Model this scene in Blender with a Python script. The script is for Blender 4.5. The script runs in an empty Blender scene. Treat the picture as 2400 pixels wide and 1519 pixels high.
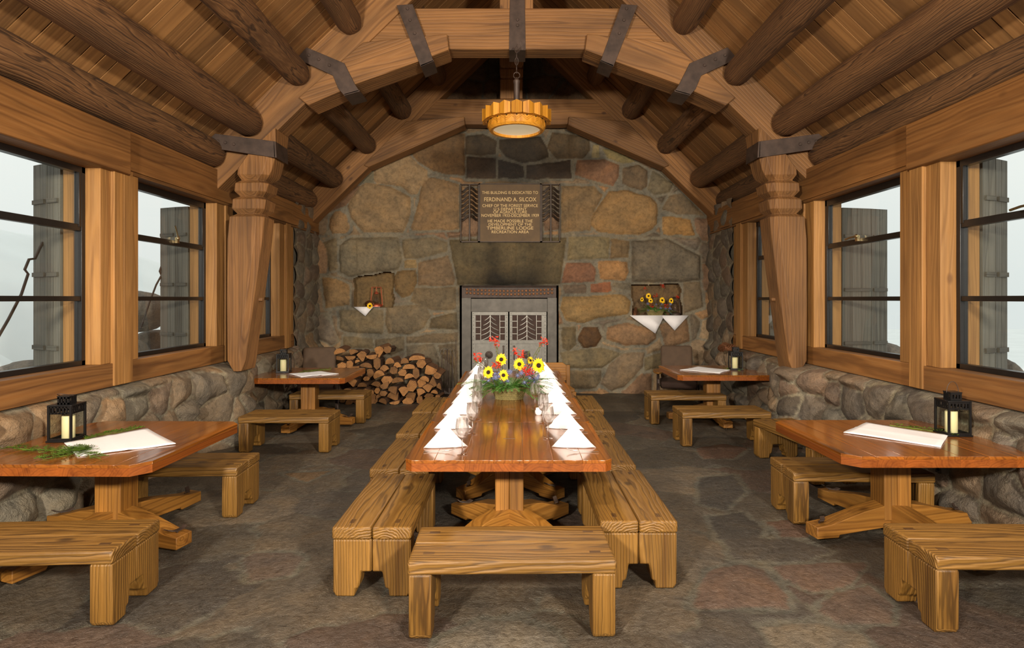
import bpy, bmesh, math, random
import numpy as np
from mathutils import Matrix, Vector

# ------------------------------------------------------------------ camera, world, light, exposure
SC = bpy.context.scene
COL = SC.collection
F, CX, CY, EYE = 1380.0, 1208.0, 700.0, 1.8        # focal length in px of the 2400 px frame, vanishing point, eye height
cam_d = bpy.data.cameras.new('camera'); cam = bpy.data.objects.new('camera', cam_d); COL.objects.link(cam)
cam_d.sensor_width = 36.0; cam_d.sensor_fit = 'HORIZONTAL'; cam_d.lens = 36.0 * F / 2400.0
cam_d.shift_x = (1200.0 - CX) / 2400.0; cam_d.shift_y = -(759.5 - CY) / 2400.0
cam_d.clip_start = 0.05; cam_d.clip_end = 400
cam.location = (0, 0, EYE); cam.rotation_euler = (math.radians(90), 0, 0)
SC.camera = cam
SC.view_settings.view_transform = 'Standard'; SC.view_settings.look = 'None'
SC.view_settings.gamma = 1.0; SC.view_settings.use_curve_mapping = False
SC.view_settings.exposure = 0.0

W = bpy.data.worlds.new('overcast_sky'); SC.world = W; W.use_nodes = True
wn = W.node_tree.nodes; wl = W.node_tree.links; wn.clear()
wo = wn.new('ShaderNodeOutputWorld'); wb = wn.new('ShaderNodeBackground')
wt = wn.new('ShaderNodeTexCoord'); ws = wn.new('ShaderNodeSeparateXYZ'); wr = wn.new('ShaderNodeValToRGB')
wl.new(wt.outputs['Generated'], ws.inputs[0]); wl.new(ws.outputs['Z'], wr.inputs[0])
wr.color_ramp.elements[0].position = 0.0; wr.color_ramp.elements[0].color = (0.84, 0.88, 0.87, 1)
wr.color_ramp.elements[1].position = 0.22; wr.color_ramp.elements[1].color = (1.02, 1.03, .99, 1)
wl.new(wr.outputs[0], wb.inputs['Color']); wb.inputs['Strength'].default_value = 1.0
wl.new(wb.outputs[0], wo.inputs['Surface'])

def lamp(name, kind, loc, power, color, size=0.3, target=None, spot=None, sizey=None):
    d = bpy.data.lights.new(name, kind); d.energy = power; d.color = color
    if kind == 'AREA':
        d.shape = 'RECTANGLE'; d.size = size; d.size_y = sizey or size
    else: d.shadow_soft_size = size
    if spot: d.spot_size = math.radians(spot); d.spot_blend = 0.6
    o = bpy.data.objects.new(name, d); COL.objects.link(o); o.location = loc
    if target: o.rotation_euler = (Vector(target) - Vector(loc)).to_track_quat('-Z', 'Y').to_euler()
    return o
WARM = (1.0, 0.90, 0.76)
lamp('strobe_light', 'AREA', (2.3, -1.7, 3.05), 640, WARM, 0.4, (-1.0, 8.0, 4.2))
lamp('strobe_light', 'AREA', (-2.3, -1.7, 3.05), 640, WARM, 0.4, (1.0, 8.0, 4.2))
lamp('front_fill_light', 'SPOT', (0.0, 2.6, 4.3), 260, (1.0, 0.88, 0.72), 0.12, (0.0, 4.6, 0.6), 110)  # added overhead fill for the near tables, no visible fixture
lamp('pendant_light', 'SPOT', (0.0, 7.2, 3.83), 300, (1.0, 0.90, 0.75), 0.2, (0.0, 6.9, 0.0), 165)

# ------------------------------------------------------------------ helpers
R = random.Random(7)
def srgb(r, g, b):
    def f(c):
        c /= 255.0
        return c / 12.92 if c <= 0.04045 else ((c + 0.055) / 1.055) ** 2.4
    return (f(r), f(g), f(b), 1.0)
rad = math.radians
def T(x=0, y=0, z=0): return Matrix.Translation((x, y, z))
def RX(a): return Matrix.Rotation(rad(a), 4, 'X')
def RY(a): return Matrix.Rotation(rad(a), 4, 'Y')
def RZ(a): return Matrix.Rotation(rad(a), 4, 'Z')
def SCL(x, y, z): return Matrix.Diagonal((x, y, z, 1))

AX = {'x': (0, 1, 2), 'y': (1, 2, 0), 'z': (2, 0, 1)}
class MB:
    """collects shapes into one mesh; each piece carries grain coordinates (gr) and a tone"""
    def __init__(s): s.v = []; s.f = []; s.g = []; s.t = []; s.mi = []
    def add(s, verts, faces, axis='x', tone=None, M=None, gang=None, mi=0, keep=False):
        n = len(s.v); off = Vector((0, 0, 0)) if keep else Vector((R.uniform(-9, 9), R.choice((-1, 1)) * R.uniform(.02, .22), R.choice((-1, 1)) * R.uniform(.02, .22)))
        tone = R.uniform(.82, 1.12) if tone is None else tone
        a = AX[axis]
        V3 = [Vector(p) for p in verts]; cen = Vector([(min(p[i] for p in V3) + max(p[i] for p in V3)) / 2 for i in range(3)])
        for p in verts:
            p = Vector(p); q = p if keep else p - cen; q0 = q
            if gang is not None:
                c, d = math.cos(gang), math.sin(gang); q = Vector((q0.x * c + q0.z * d, q0.y, -q0.x * d + q0.z * c))
            s.g.append((q[a[0]] + off.x, q[a[1]] + off.y, q[a[2]] + off.z)); s.t.append(tone)
            s.v.append(tuple(M @ p) if M is not None else tuple(p))
        for f in faces: s.f.append(tuple(i + n for i in f)); s.mi.append(mi)
        return s
    def box(s, x0, x1, y0, y1, z0, z1, axis='x', **k):
        v = [(x0,y0,z0),(x1,y0,z0),(x1,y1,z0),(x0,y1,z0),(x0,y0,z1),(x1,y0,z1),(x1,y1,z1),(x0,y1,z1)]
        return s.add(v, [(0,3,2,1),(4,5,6,7),(0,1,5,4),(1,2,6,5),(2,3,7,6),(3,0,4,7)], axis, **k)
    def prism(s, poly, a, b, plane='xz', axis='x', **k):
        n = len(poly)
        def P(u, v, w): return {'xz': (u, w, v), 'yz': (w, u, v), 'xy': (u, v, w)}[plane]
        area = sum(poly[i][0] * poly[(i+1) % n][1] - poly[(i+1) % n][0] * poly[i][1] for i in range(n))
        flip = (area > 0) == (plane == 'xz')
        v = [P(u, w, a) for u, w in poly] + [P(u, w, b) for u, w in poly]
        f0 = tuple(range(n)); f1 = tuple(range(n, 2 * n))
        sides = [(i, (i+1) % n, n + (i+1) % n, n + i) for i in range(n)]
        fs = [tuple(reversed(f0)), f1] + sides
        if flip: fs = [tuple(reversed(f)) for f in fs]
        return s.add(v, fs, axis, **k)
    def lathe(s, prof, n=24, M=None, axis='z', cap=True, **k):
        v = []; f = []
        for r, z in prof:
            for i in range(n):
                a = 2 * math.pi * i / n; v.append((r * math.cos(a), r * math.sin(a), z))
        for j in range(len(prof) - 1):
            for i in range(n):
                f.append((j*n+i, j*n+(i+1) % n, (j+1)*n+(i+1) % n, (j+1)*n+i))
        if cap:
            f.append(tuple(reversed(range(n)))); f.append(tuple(range((len(prof)-1)*n, len(prof)*n)))
        return s.add(v, f, axis, M=M, **k)
    def tube(s, pts, r, n=6, **k):
        pts = [Vector(p) for p in pts]; v = []; f = []
        rs = r if isinstance(r, (list, tuple)) else [r] * len(pts)
        up = Vector((0, 0, 1))
        for i, p in enumerate(pts):
            d = (pts[min(i+1, len(pts)-1)] - pts[max(i-1, 0)]).normalized()
            u = d.cross(up)
            if u.length < .05: u = d.cross(Vector((0, 1, 0)))
            u.normalize(); w = u.cross(d)
            for j in range(n):
                a = 2 * math.pi * j / n; v.append(tuple(p + (u * math.cos(a) + w * math.sin(a)) * rs[i]))
        for i in range(len(pts) - 1):
            for j in range(n): f.append((i*n+j, i*n+(j+1) % n, (i+1)*n+(j+1) % n, (i+1)*n+j))
        f.append(tuple(reversed(range(n)))); f.append(tuple(range((len(pts)-1)*n, len(pts)*n)))
        return s.add(v, f, **k)
    def strip(s, pts, w, t, wdir=(0, 1, 0), **k):
        """flat bar following pts, width w along wdir, thickness t"""
        wd = Vector(wdir); pts = [Vector(p) for p in pts]; v = []; f = []
        for i, p in enumerate(pts):
            d = (pts[min(i+1, len(pts)-1)] - pts[max(i-1, 0)]).normalized(); nn = d.cross(wd).normalized()
            for a, b in ((-1,-1),(1,-1),(1,1),(-1,1)): v.append(tuple(p + wd * a * w / 2 + nn * b * t / 2))
        for i in range(len(pts) - 1):
            for j in range(4): f.append((i*4+j, i*4+(j+1) % 4, (i+1)*4+(j+1) % 4, (i+1)*4+j))
        f.append((3,2,1,0)); m = (len(pts)-1)*4; f.append((m, m+1, m+2, m+3))
        return s.add(v, f, **k)
    def ell(s, c, r, n=10, m=7, **k):
        v = []; f = []
        for j in range(m + 1):
            th = math.pi * j / m
            for i in range(n):
                a = 2 * math.pi * i / n
                v.append((c[0] + r[0]*math.sin(th)*math.cos(a), c[1] + r[1]*math.sin(th)*math.sin(a), c[2] - r[2]*math.cos(th)))
        for j in range(m):
            for i in range(n): f.append((j*n+i, j*n+(i+1) % n, (j+1)*n+(i+1) % n, (j+1)*n+i))
        return s.add(v, f, **k)
    def build(s, name, mats, parent=None, bevel=0, smooth=40, seg=2, solid=0, sub=0):
        me = bpy.data.meshes.new(name); me.from_pydata(s.v, [], s.f)
        a = me.attributes.new('gr', 'FLOAT_VECTOR', 'POINT'); a.data.foreach_set('vector', np.array(s.g, dtype=np.float32).ravel())
        a = me.attributes.new('tone', 'FLOAT', 'POINT'); a.data.foreach_set('value', np.array(s.t, dtype=np.float32))
        me.materials.clear()
        for m in (mats if isinstance(mats, (list, tuple)) else [mats]): me.materials.append(m)
        me.polygons.foreach_set('material_index', s.mi)
        me.polygons.foreach_set('use_smooth', [True] * len(me.polygons)); me.update()
        me.set_sharp_from_angle(angle=rad(smooth))
        o = bpy.data.objects.new(name, me); COL.objects.link(o)
        if parent: o.parent = parent
        if solid: md = o.modifiers.new('s', 'SOLIDIFY'); md.thickness = solid; md.offset = 0
        if bevel: md = o.modifiers.new('b', 'BEVEL'); md.width = bevel; md.segments = seg; md.limit_method = 'ANGLE'; md.angle_limit = rad(35); md.use_clamp_overlap = True
        if sub: md = o.modifiers.new('u', 'SUBSURF'); md.levels = sub; md.render_levels = sub
        return o
def tag(o, label=None, cat=None, group=None, kind=None):
    if label: o['label'] = label
    if cat: o['category'] = cat
    if group: o['group'] = group
    if kind: o['kind'] = kind
    return o
def empty(name, loc, rz=0, **k):
    o = bpy.data.objects.new(name, None); COL.objects.link(o); o.location = loc; o.rotation_euler.z = rad(rz); o.empty_display_size = .1
    return tag(o, **k)
def structure(o): o['kind'] = 'structure'; return o
def dup(o, loc=None, rz=None, rot=None, scale=None, label=None, group=None):
    """a copy of a thing with copies of its parts and sub-parts"""
    c = o.copy(); COL.objects.link(c)
    for ch in list(o.children):
        d = ch.copy(); COL.objects.link(d); d.parent = c
        for g in list(ch.children): e = g.copy(); COL.objects.link(e); e.parent = d
    if loc is not None: c.location = loc
    if rz is not None: c.rotation_euler.z = rad(rz)
    if rot is not None: c.rotation_euler = [rad(a) for a in rot]
    if scale is not None: c.scale = (scale,) * 3 if not isinstance(scale, tuple) else scale
    if label: c['label'] = label
    if group: c['group'] = group
    return c
def fin(o, label, loc=None, rz=None, group=None, cat=None):
    if loc is not None: o.location = loc
    if rz is not None: o.rotation_euler.z = rad(rz)
    return tag(o, label, cat, group)

# ------------------------------------------------------------------ materials
class NT:
    def __init__(s, name):
        s.m = bpy.data.materials.new(name); s.m.use_nodes = True; s.t = s.m.node_tree; s.n = s.t.nodes; s.l = s.t.links
        s.p = s.n['Principled BSDF']
    def new(s, t, **k):
        n = s.n.new(t)
        for a, b in k.items(): setattr(n, a, b)
        return n
    def link(s, a, b): s.l.new(a, b)
    def map(s, vec, scale):
        n = s.new('ShaderNodeVectorMath', operation='MULTIPLY'); s.link(vec, n.inputs[0]); n.inputs[1].default_value = scale; return n.outputs[0]
    def noise(s, vec, scale, detail=3, rough=.55, dist=0):
        n = s.new('ShaderNodeTexNoise'); n.inputs['Scale'].default_value = scale; n.inputs['Detail'].default_value = detail
        n.inputs['Roughness'].default_value = rough; n.inputs['Distortion'].default_value = dist; s.link(vec, n.inputs['Vector']); return n.outputs['Fac']
    def ramp(s, fac, stops):
        n = s.new('ShaderNodeValToRGB'); e = n.color_ramp.elements
        while len(e) < len(stops): e.new(.5)
        for i, (p, c) in enumerate(stops): e[i].position = p; e[i].color = c if isinstance(c, tuple) else (c, c, c, 1)
        s.link(fac, n.inputs[0]); return n.outputs[0]
    def mix(s, fac, a, b, mode='MIX'):
        n = s.new('ShaderNodeMix', data_type='RGBA', blend_type=mode)
        for sock, val in ((n.inputs[0], fac), (n.inputs[6], a), (n.inputs[7], b)):
            if isinstance(val, (int, float, tuple)): sock.default_value = val
            else: s.link(val, sock)
        return n.outputs[2]
    def math(s, op, a, b=0.0):
        n = s.new('ShaderNodeMath', operation=op)
        for sock, val in ((n.inputs[0], a), (n.inputs[1], b)):
            if isinstance(val, (int, float)): sock.default_value = val
            else: s.link(val, sock)
        return n.outputs[0]
    def bump(s, h, strength, dist=.01, prev=None):
        n = s.new('ShaderNodeBump'); n.inputs['Strength'].default_value = strength; n.inputs['Distance'].default_value = dist
        s.link(h, n.inputs['Height'])
        if prev is not None: s.link(prev, n.inputs['Normal'])
        return n.outputs[0]
    def attr(s, name, out='Vector'):
        n = s.new('ShaderNodeAttribute', attribute_name=name); return n.outputs[out]

def wood(name, dark, mid, light, rings=9, rough=.55, bump=.35, coat=0, contrast=.5, grime=.35, knots=True, dist=3.2, sk=16, fk=75, fm=.35):
    t = NT(name); g = t.attr('gr'); tone = t.attr('tone', 'Fac')
    lowf = t.noise(t.map(g, (.35, 1.6, 1.6)), 2.2, 3)
    wv = t.new('ShaderNodeTexWave', wave_type='RINGS', rings_direction='X', wave_profile='SIN')
    nv = t.new('ShaderNodeTexNoise'); nv.inputs['Scale'].default_value = 1.3; nv.inputs['Detail'].default_value = 2; t.link(t.map(g, (.35, 1.5, 1.5)), nv.inputs['Vector'])
    va = t.new('ShaderNodeVectorMath', operation='ADD'); t.link(t.map(g, (.14, 1, 1)), va.inputs[0]); t.link(t.map(nv.outputs['Color'], (.1, .14, .14)), va.inputs[1]); t.link(va.outputs[0], wv.inputs['Vector'])
    wv.inputs['Scale'].default_value = rings; wv.inputs['Distortion'].default_value = dist; wv.inputs['Detail'].default_value = 2.5
    wv.inputs['Detail Scale'].default_value = .9; wv.inputs['Detail Roughness'].default_value = .55
    fine = t.noise(t.map(g, (.04, 1, 1)), fk, 4, .75); streak = t.noise(t.map(g, (.03, 1, 1)), sk, 4, .7)
    c = t.ramp(wv.outputs['Fac'], [(0, mid), (.55, light), (.86, mid), (1, dark)])
    base = t.mix(contrast, mid, c)
    base = t.mix(t.math('MULTIPLY', t.math('SUBTRACT', 1.0, fine), fm), base, dark, 'MIX')
    base = t.mix(1.0, base, t.ramp(streak, [(.30, (.66, .60, .55, 1)), (.5, (1, 1, 1, 1)), (.72, (1.16, 1.13, 1.08, 1))]), 'MULTIPLY')
    gr2 = t.ramp(lowf, [(.3, 1.0), (.7, 1.0 - grime)])
    base = t.mix(1.0, base, gr2, 'MULTIPLY')
    if knots:
        vo = t.new('ShaderNodeTexVoronoi'); vo.inputs['Scale'].default_value = 2.2; vo.inputs['Randomness'].default_value = 1
        t.link(t.map(g, (.55, 1, 1)), vo.inputs['Vector'])
        kf = t.ramp(vo.outputs['Distance'], [(0.03, .85), (.075, 0.0)])
        base = t.mix(kf, base, dark)
    tn = t.new('ShaderNodeCombineColor'); [t.link(tone, tn.inputs[i]) for i in range(3)]
    base = t.mix(1.0, base, tn.outputs[0], 'MULTIPLY')
    t.link(base, t.p.inputs['Base Color']); t.p.inputs['Roughness'].default_value = rough
    if coat: t.p.inputs['Coat Weight'].default_value = coat; t.p.inputs['Coat Roughness'].default_value = .12
    h = t.math('ADD', t.math('MULTIPLY', wv.outputs['Fac'], -.6), t.math('ADD', t.math('MULTIPLY', fine, .7), t.math('MULTIPLY', streak, .8)))
    t.link(t.bump(h, bump, .006), t.p.inputs['Normal'])
    return t.m

def plain(name, col, rough=.5, metal=0, coat=0, var=.0, scale=20, bump=0, emit=None, trans=0, sss=0):
    t = NT(name); t.p.inputs['Roughness'].default_value = rough; t.p.inputs['Metallic'].default_value = metal
    tc = t.new('ShaderNodeTexCoord').outputs['Object']
    nz = t.noise(tc, scale, 4)
    base = t.mix(1.0, col, t.ramp(nz, [(.3, 1 - var), (.7, 1 + var)]), 'MULTIPLY') if var else None
    if base is not None: t.link(base, t.p.inputs['Base Color'])
    else: t.p.inputs['Base Color'].default_value = col
    if bump: t.link(t.bump(nz, bump, .005), t.p.inputs['Normal'])
    if coat: t.p.inputs['Coat Weight'].default_value = coat
    if emit: t.p.inputs['Emission Color'].default_value = emit[0]; t.p.inputs['Emission Strength'].default_value = emit[1]
    if sss: t.p.inputs['Subsurface Weight'].default_value = sss; t.p.inputs['Subsurface Scale'].default_value = .02
    return t.m

def stone(name, tex=1.0, speck=.35, rough=.85, bump=.8, wet=0):
    t = NT(name); c = t.attr('scol', 'Color'); tc = t.new('ShaderNodeTexCoord').outputs['Object']
    n1 = t.noise(tc, 2.6 * tex, 5, .6, .5); n2 = t.noise(tc, 17 * tex, 5, .7, .3); n3 = t.noise(tc, 75 * tex, 3, .7)
    v = t.mix(1.0, c, t.ramp(n1, [(.28, (.60, .64, .70, 1)), (.5, (1, 1, 1, 1)), (.74, (1.22, 1.12, .96, 1))]), 'MULTIPLY')
    v = t.mix(1.0, v, t.ramp(n2, [(.25, .55), (.5, 1.0), (.75, 1.3)]), 'MULTIPLY')
    v = t.mix(t.math('MULTIPLY', t.ramp(n3, [(.62, 0.0), (.8, 1.0)]), speck), v, (.42, .38, .30, 1))
    t.link(v, t.p.inputs['Base Color'])
    t.p.inputs['Roughness'].default_value = rough
    if wet: t.link(t.ramp(n2, [(.3, rough - wet), (.7, rough + .1)]), t.p.inputs['Roughness'])
    h = t.math('ADD', n2, t.math('MULTIPLY', n3, .35))
    t.link(t.bump(h, bump, .02), t.p.inputs['Normal'])
    return t.m

def glassmat(name, tint=(1, 1, 1, 1), refl=1.0):
    t = NT(name); t.n.remove(t.p); out = t.n['Material Output']
    tr = t.new('ShaderNodeBsdfTransparent'); tr.inputs[0].default_value = tint
    gl = t.new('ShaderNodeBsdfGlossy'); gl.inputs['Roughness'].default_value = .01
    fr = t.new('ShaderNodeFresnel'); fr.inputs['IOR'].default_value = 1.5
    bf = t.new('ShaderNodeNewGeometry').outputs['Backfacing']
    mx = t.new('ShaderNodeMixShader'); t.link(t.math('MULTIPLY', t.math('MULTIPLY', fr.outputs[0], refl), t.math('SUBTRACT', 1.0, bf)), mx.inputs[0])
    t.link(tr.outputs[0], mx.inputs[1]); t.link(gl.outputs[0], mx.inputs[2]); t.link(mx.outputs[0], out.inputs['Surface'])
    return t.m

M = {}
M['truss'] = wood('weathered_truss_timber', srgb(74, 46, 20), srgb(150, 104, 56), srgb(172, 126, 74), rings=8, rough=.7, bump=.5, contrast=.4, grime=.5, sk=9)
M['plank'] = wood('ceiling_planks', srgb(84, 52, 24), srgb(158, 112, 62), srgb(182, 136, 82), rings=5, rough=.7, bump=.2, contrast=.22, grime=.4, sk=5, fk=45, fm=.12)
M['log'] = wood('peeled_log', srgb(58, 38, 20), srgb(124, 86, 50), srgb(158, 114, 70), rings=15, rough=.75, bump=1.0, contrast=.8, grime=.5, dist=8)
M['trim'] = wood('window_timber', srgb(112, 74, 34), srgb(178, 128, 68), srgb(198, 150, 90), rings=8, rough=.6, bump=.3, contrast=.3, grime=.35)
M['beam'] = wood('wall_plate_timber', srgb(84, 52, 22), srgb(148, 100, 50), srgb(172, 124, 70), rings=7, rough=.6, bump=.35, contrast=.42, grime=.45)
M['bench'] = wood('worn_bench_fir', srgb(58, 38, 12), srgb(142, 102, 42), srgb(168, 126, 60), rings=19, rough=.5, bump=.8, contrast=.55, grime=.45, dist=5)
M['ped'] = wood('pedestal_fir', srgb(90, 56, 16), srgb(160, 108, 42), srgb(182, 130, 58), rings=9, rough=.5, bump=.25, contrast=.45)
M['top'] = wood('varnished_table_top', srgb(86, 46, 14), srgb(152, 88, 28), srgb(168, 104, 38), rings=7, rough=.24, bump=.06, coat=.6, contrast=.45, grime=.3, knots=False)
M['edge'] = wood('varnished_table_edge', srgb(88, 42, 14), srgb(146, 78, 26), srgb(166, 98, 36), rings=9, rough=.35, bump=.05, coat=.4, contrast=.3, grime=.25, knots=False)
M['peg'] = wood('dark_end_grain', srgb(60, 38, 14), srgb(96, 66, 28), srgb(110, 78, 34), rings=30, knots=False)
M['fire'] = wood('split_firewood', srgb(120, 74, 34), srgb(172, 120, 66), srgb(198, 150, 92), rings=14, rough=.8, bump=.6, contrast=.6, knots=False, grime=.4)
M['bark'] = wood('firewood_side', srgb(70, 46, 28), srgb(122, 82, 48), srgb(140, 96, 58), rings=20, rough=.9, bump=.9, contrast=.5, knots=False)
M['grey'] = wood('grey_shutter_wood', srgb(74, 70, 64), srgb(122, 116, 106), srgb(140, 134, 122), rings=8, rough=.85, bump=.3, contrast=.4, grime=.2)
M['lampwood'] = wood('amber_lamp_wood', srgb(150, 90, 16), srgb(206, 142, 40), srgb(222, 164, 62), rings=9, rough=.45, bump=.15, contrast=.4, grime=.15, knots=False)
M['iron'] = plain('forged_iron', srgb(66, 52, 44), .55, .25, var=.35, scale=9, bump=.3)
M['black'] = plain('black_metal', srgb(20, 19, 20), .38, .2, var=.1)
M['wframe'] = plain('black_window_frame', srgb(26, 22, 20), .35, .1, var=.2)
M['steel'] = plain('fireplace_steel', srgb(84, 80, 74), .5, .45, var=.25, scale=6, bump=.1)
M['steelb'] = plain('bright_steel_strap', srgb(116, 114, 108), .45, .5, var=.15, scale=14)
M['rust'] = plain('rusty_link_curtain', srgb(120, 78, 44), .6, .4, var=.5, scale=30)
M['dark'] = plain('soot_and_backing_dark', srgb(14, 11, 9), .9)
M['grille'] = plain('light_steel_grille', srgb(186, 184, 176), .45, .3)
M['brown'] = plain('brown_mesh_pane', srgb(58, 36, 26), .7, var=.3)
M['brass'] = plain('brass_latch', srgb(170, 150, 110), .25, .9)
M['bronze'] = plain('bronze_plaque', srgb(84, 64, 38), .55, .4, var=.2, scale=5)
M['letter'] = plain('gilt_letters', srgb(210, 178, 120), .5, .15)
M['reliefm'] = plain('dark_bronze_relief', srgb(54, 42, 32), .5, .45, var=.3, scale=12)
M['linen'] = plain('white_linen', srgb(244, 242, 244), .8, var=.02, scale=60)
M['candle'] = plain('ivory_wax', srgb(240, 226, 180), .5, sss=.2)
M['glass'] = glassmat('window_glass', (.96, .98, .97, 1), 1.3)
M['crystal'] = glassmat('clear_glass', (.90, .90, .89, 1), 2.6)
def clearglass():
    t = NT('wine_glass_clear'); t.n.remove(t.p); out = t.n['Material Output']
    tr = t.new('ShaderNodeBsdfTransparent'); tr.inputs[0].default_value = (.97, .97, .97, 1); gl = t.new('ShaderNodeBsdfGlass'); gl.inputs['IOR'].default_value = 1.5; gl.inputs['Roughness'].default_value = .0
    mx = t.new('ShaderNodeMixShader'); mx.inputs[0].default_value = .7; t.link(tr.outputs[0], mx.inputs[1]); t.link(gl.outputs[0], mx.inputs[2]); t.link(mx.outputs[0], out.inputs['Surface']); return t.m
M['crystal'] = clearglass()
M['pane'] = glassmat('lantern_glass', (.93, .95, .93, 1), .8)
M['yellow'] = plain('sunflower_petal', srgb(250, 200, 10), .6, var=.12, scale=40)
M['disc'] = plain('sunflower_disc', srgb(44, 24, 12), .9, var=.3, scale=80)
M['red'] = plain('red_blossom', srgb(226, 62, 30), .6, var=.2, scale=50)
M['thistle'] = plain('blue_thistle', srgb(104, 112, 148), .7, var=.25, scale=60)
M['green'] = plain('dark_green_leaf', srgb(72, 118, 40), .6, var=.35, scale=30)
M['cedar'] = plain('cedar_green', srgb(106, 140, 44), .6, var=.35, scale=25)
M['stem'] = plain('green_stem', srgb(84, 92, 40), .7)
M['wicker'] = plain('wicker_cane', srgb(124, 112, 66), .6, var=.35, scale=60)
M['cone'] = plain('pinecone_scales', srgb(110, 68, 38), .8, var=.3, scale=60)
M['copper'] = plain('copper_lantern', srgb(190, 96, 66), .4, .6)
M['cushion'] = plain('brown_cushion', srgb(84, 66, 50), .85, var=.15, scale=8)
M['cushiond'] = plain('dark_brown_cushion', srgb(62, 42, 32), .8, var=.15, scale=8)
M['silver'] = plain('cutlery_silver', srgb(200, 196, 188), .2, .95)
M['snow'] = plain('snow', srgb(236, 240, 240), .8, var=.05, scale=.6, bump=.2)
M['shade'] = plain('lamp_diffuser', srgb(214, 200, 168), .6, emit=(srgb(226, 208, 170), .42))
M['stone'] = stone('fieldstone', 1.0, .25, .82, .9)
M['cobble'] = stone('rough_lava_stone', 1.1, .6, .8, 1.1, wet=.25)
M['flag'] = stone('flagstone_floor', 1.3, .8, .55, 1.0, wet=.2)
M['rock'] = stone('outdoor_rock', 2, .3)
M['concrete'] = plain('mortar', srgb(120, 112, 96), .9, var=.2)

# ------------------------------------------------------------------ room dimensions (metres)
XL, XR, YB, YF = -3.75, 3.66, 11.2, -2.6          # window wall faces, back wall, wall behind the camera
X0, SL = 0.02, 0.97                               # ridge and roof slope
def ceil_z(x): return 7.43 - SL * abs(x - X0)
def at(px, py, Y): return (px - CX) / F * Y, EYE - (py - CY) / F * Y      # measured point -> X, Z at distance Y
def floor_pt(px, py, z=0.0):
    Y = F * (EYE - z) / (py - CY); return (px - CX) / F * Y, Y

# numpy value noise
_tab = np.random.RandomState(3).rand(256, 256)
def vn(x, y):
    xi = np.floor(x).astype(int); yi = np.floor(y).astype(int); fx = x - xi; fy = y - yi
    fx = fx * fx * (3 - 2 * fx); fy = fy * fy * (3 - 2 * fy)
    g = lambda a, b: _tab[a & 255, b & 255]
    return (g(xi, yi) * (1 - fx) + g(xi+1, yi) * fx) * (1 - fy) + (g(xi, yi+1) * (1 - fx) + g(xi+1, yi+1) * fx) * fy
def fbm(x, y, s, o=4, seed=0):
    r = 0; a = .5; tot = 0
    for k in range(o):
        r = r + a * (vn(x * s + 17.3 * (k + seed), y * s + 31.7 * (k + seed)) - .5); tot += a; a *= .5; s *= 2.03
    return r / tot
def polydist(U, V, P):
    """signed distance, positive inside"""
    P = np.array(P); n = len(P); d = np.full(U.shape, 1e9); ins = np.zeros(U.shape, bool)
    for i in range(n):
        ax, ay = P[i]; bx, by = P[(i+1) % n]; ex, ey = bx - ax, by - ay
        t = np.clip(((U - ax) * ex + (V - ay) * ey) / (ex * ex + ey * ey + 1e-12), 0, 1)
        d = np.minimum(d, np.hypot(U - ax - t * ex, V - ay - t * ey))
        c = ((ay > V) != (by > V)) & (U < (bx - ax) * (V - ay) / (by - ay + 1e-12) + ax)
        ins ^= c
    return np.where(ins, d, -d)
def stonefield(U, V, polys, cell, seed, warp=.05, aspect=1.0):
    rs = np.random.RandomState(seed)
    u = U + warp * fbm(U, V, 3.0, 3, seed); v = V + warp * fbm(U, V, 3.0, 3, seed + 9)
    cu, cv = cell * aspect, cell
    ju = rs.rand(200, 200); jv = rs.rand(200, 200)
    iu = np.floor(u / cu).astype(int); iv = np.floor(v / cv).astype(int)
    d1 = np.full(u.shape, 1e9); d2 = np.full(u.shape, 1e9); ids = np.zeros(u.shape, int)
    for a in range(-2, 3):
        for b in range(-2, 3):
            ca = iu + a; cb = iv + b; m = (ca % 200, cb % 200)
            sx = (ca + .12 + .76 * ju[m]) * cu; sy = (cb + .12 + .76 * jv[m]) * cv
            d = np.hypot((u - sx) / aspect, v - sy); k = (ca % 200) * 200 + (cb % 200)
            c1 = d < d1; d2 = np.where(c1, d1, np.minimum(d2, d)); ids = np.where(c1, k, ids); d1 = np.where(c1, d, d1)
    D = (d2 - d1) * .5; ids = ids + 1000
    if polys:
        wu = U + .03 * fbm(U, V, 6.0, 3, seed + 4); wv_ = V + .03 * fbm(U, V, 6.0, 3, seed + 7)
        near = np.full(u.shape, -1e9)
        for i, P in enumerate(polys):
            P = np.array(P); lo = P.min(0) - .3; hi = P.max(0) + .3
            m = (U > lo[0]) & (U < hi[0]) & (V > lo[1]) & (V < hi[1])
            if not m.any(): continue
            sd = polydist(wu[m], wv_[m], P) + .016; w = np.where(m)
            ins = sd > 0
            tmp = near[w]; ins &= sd > tmp; near[w] = np.maximum(tmp, sd)
            sel = tuple(q[ins] for q in w); D[sel] = sd[ins]; ids[sel] = i
        out = near < 0
        D = np.where(out, np.minimum(D, -near - .028), D)
    return ids, D
def hsh(i, k): return _tab[(i * 7 + k * 13) & 255, (i * 3 + k * 29) & 255]

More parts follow.
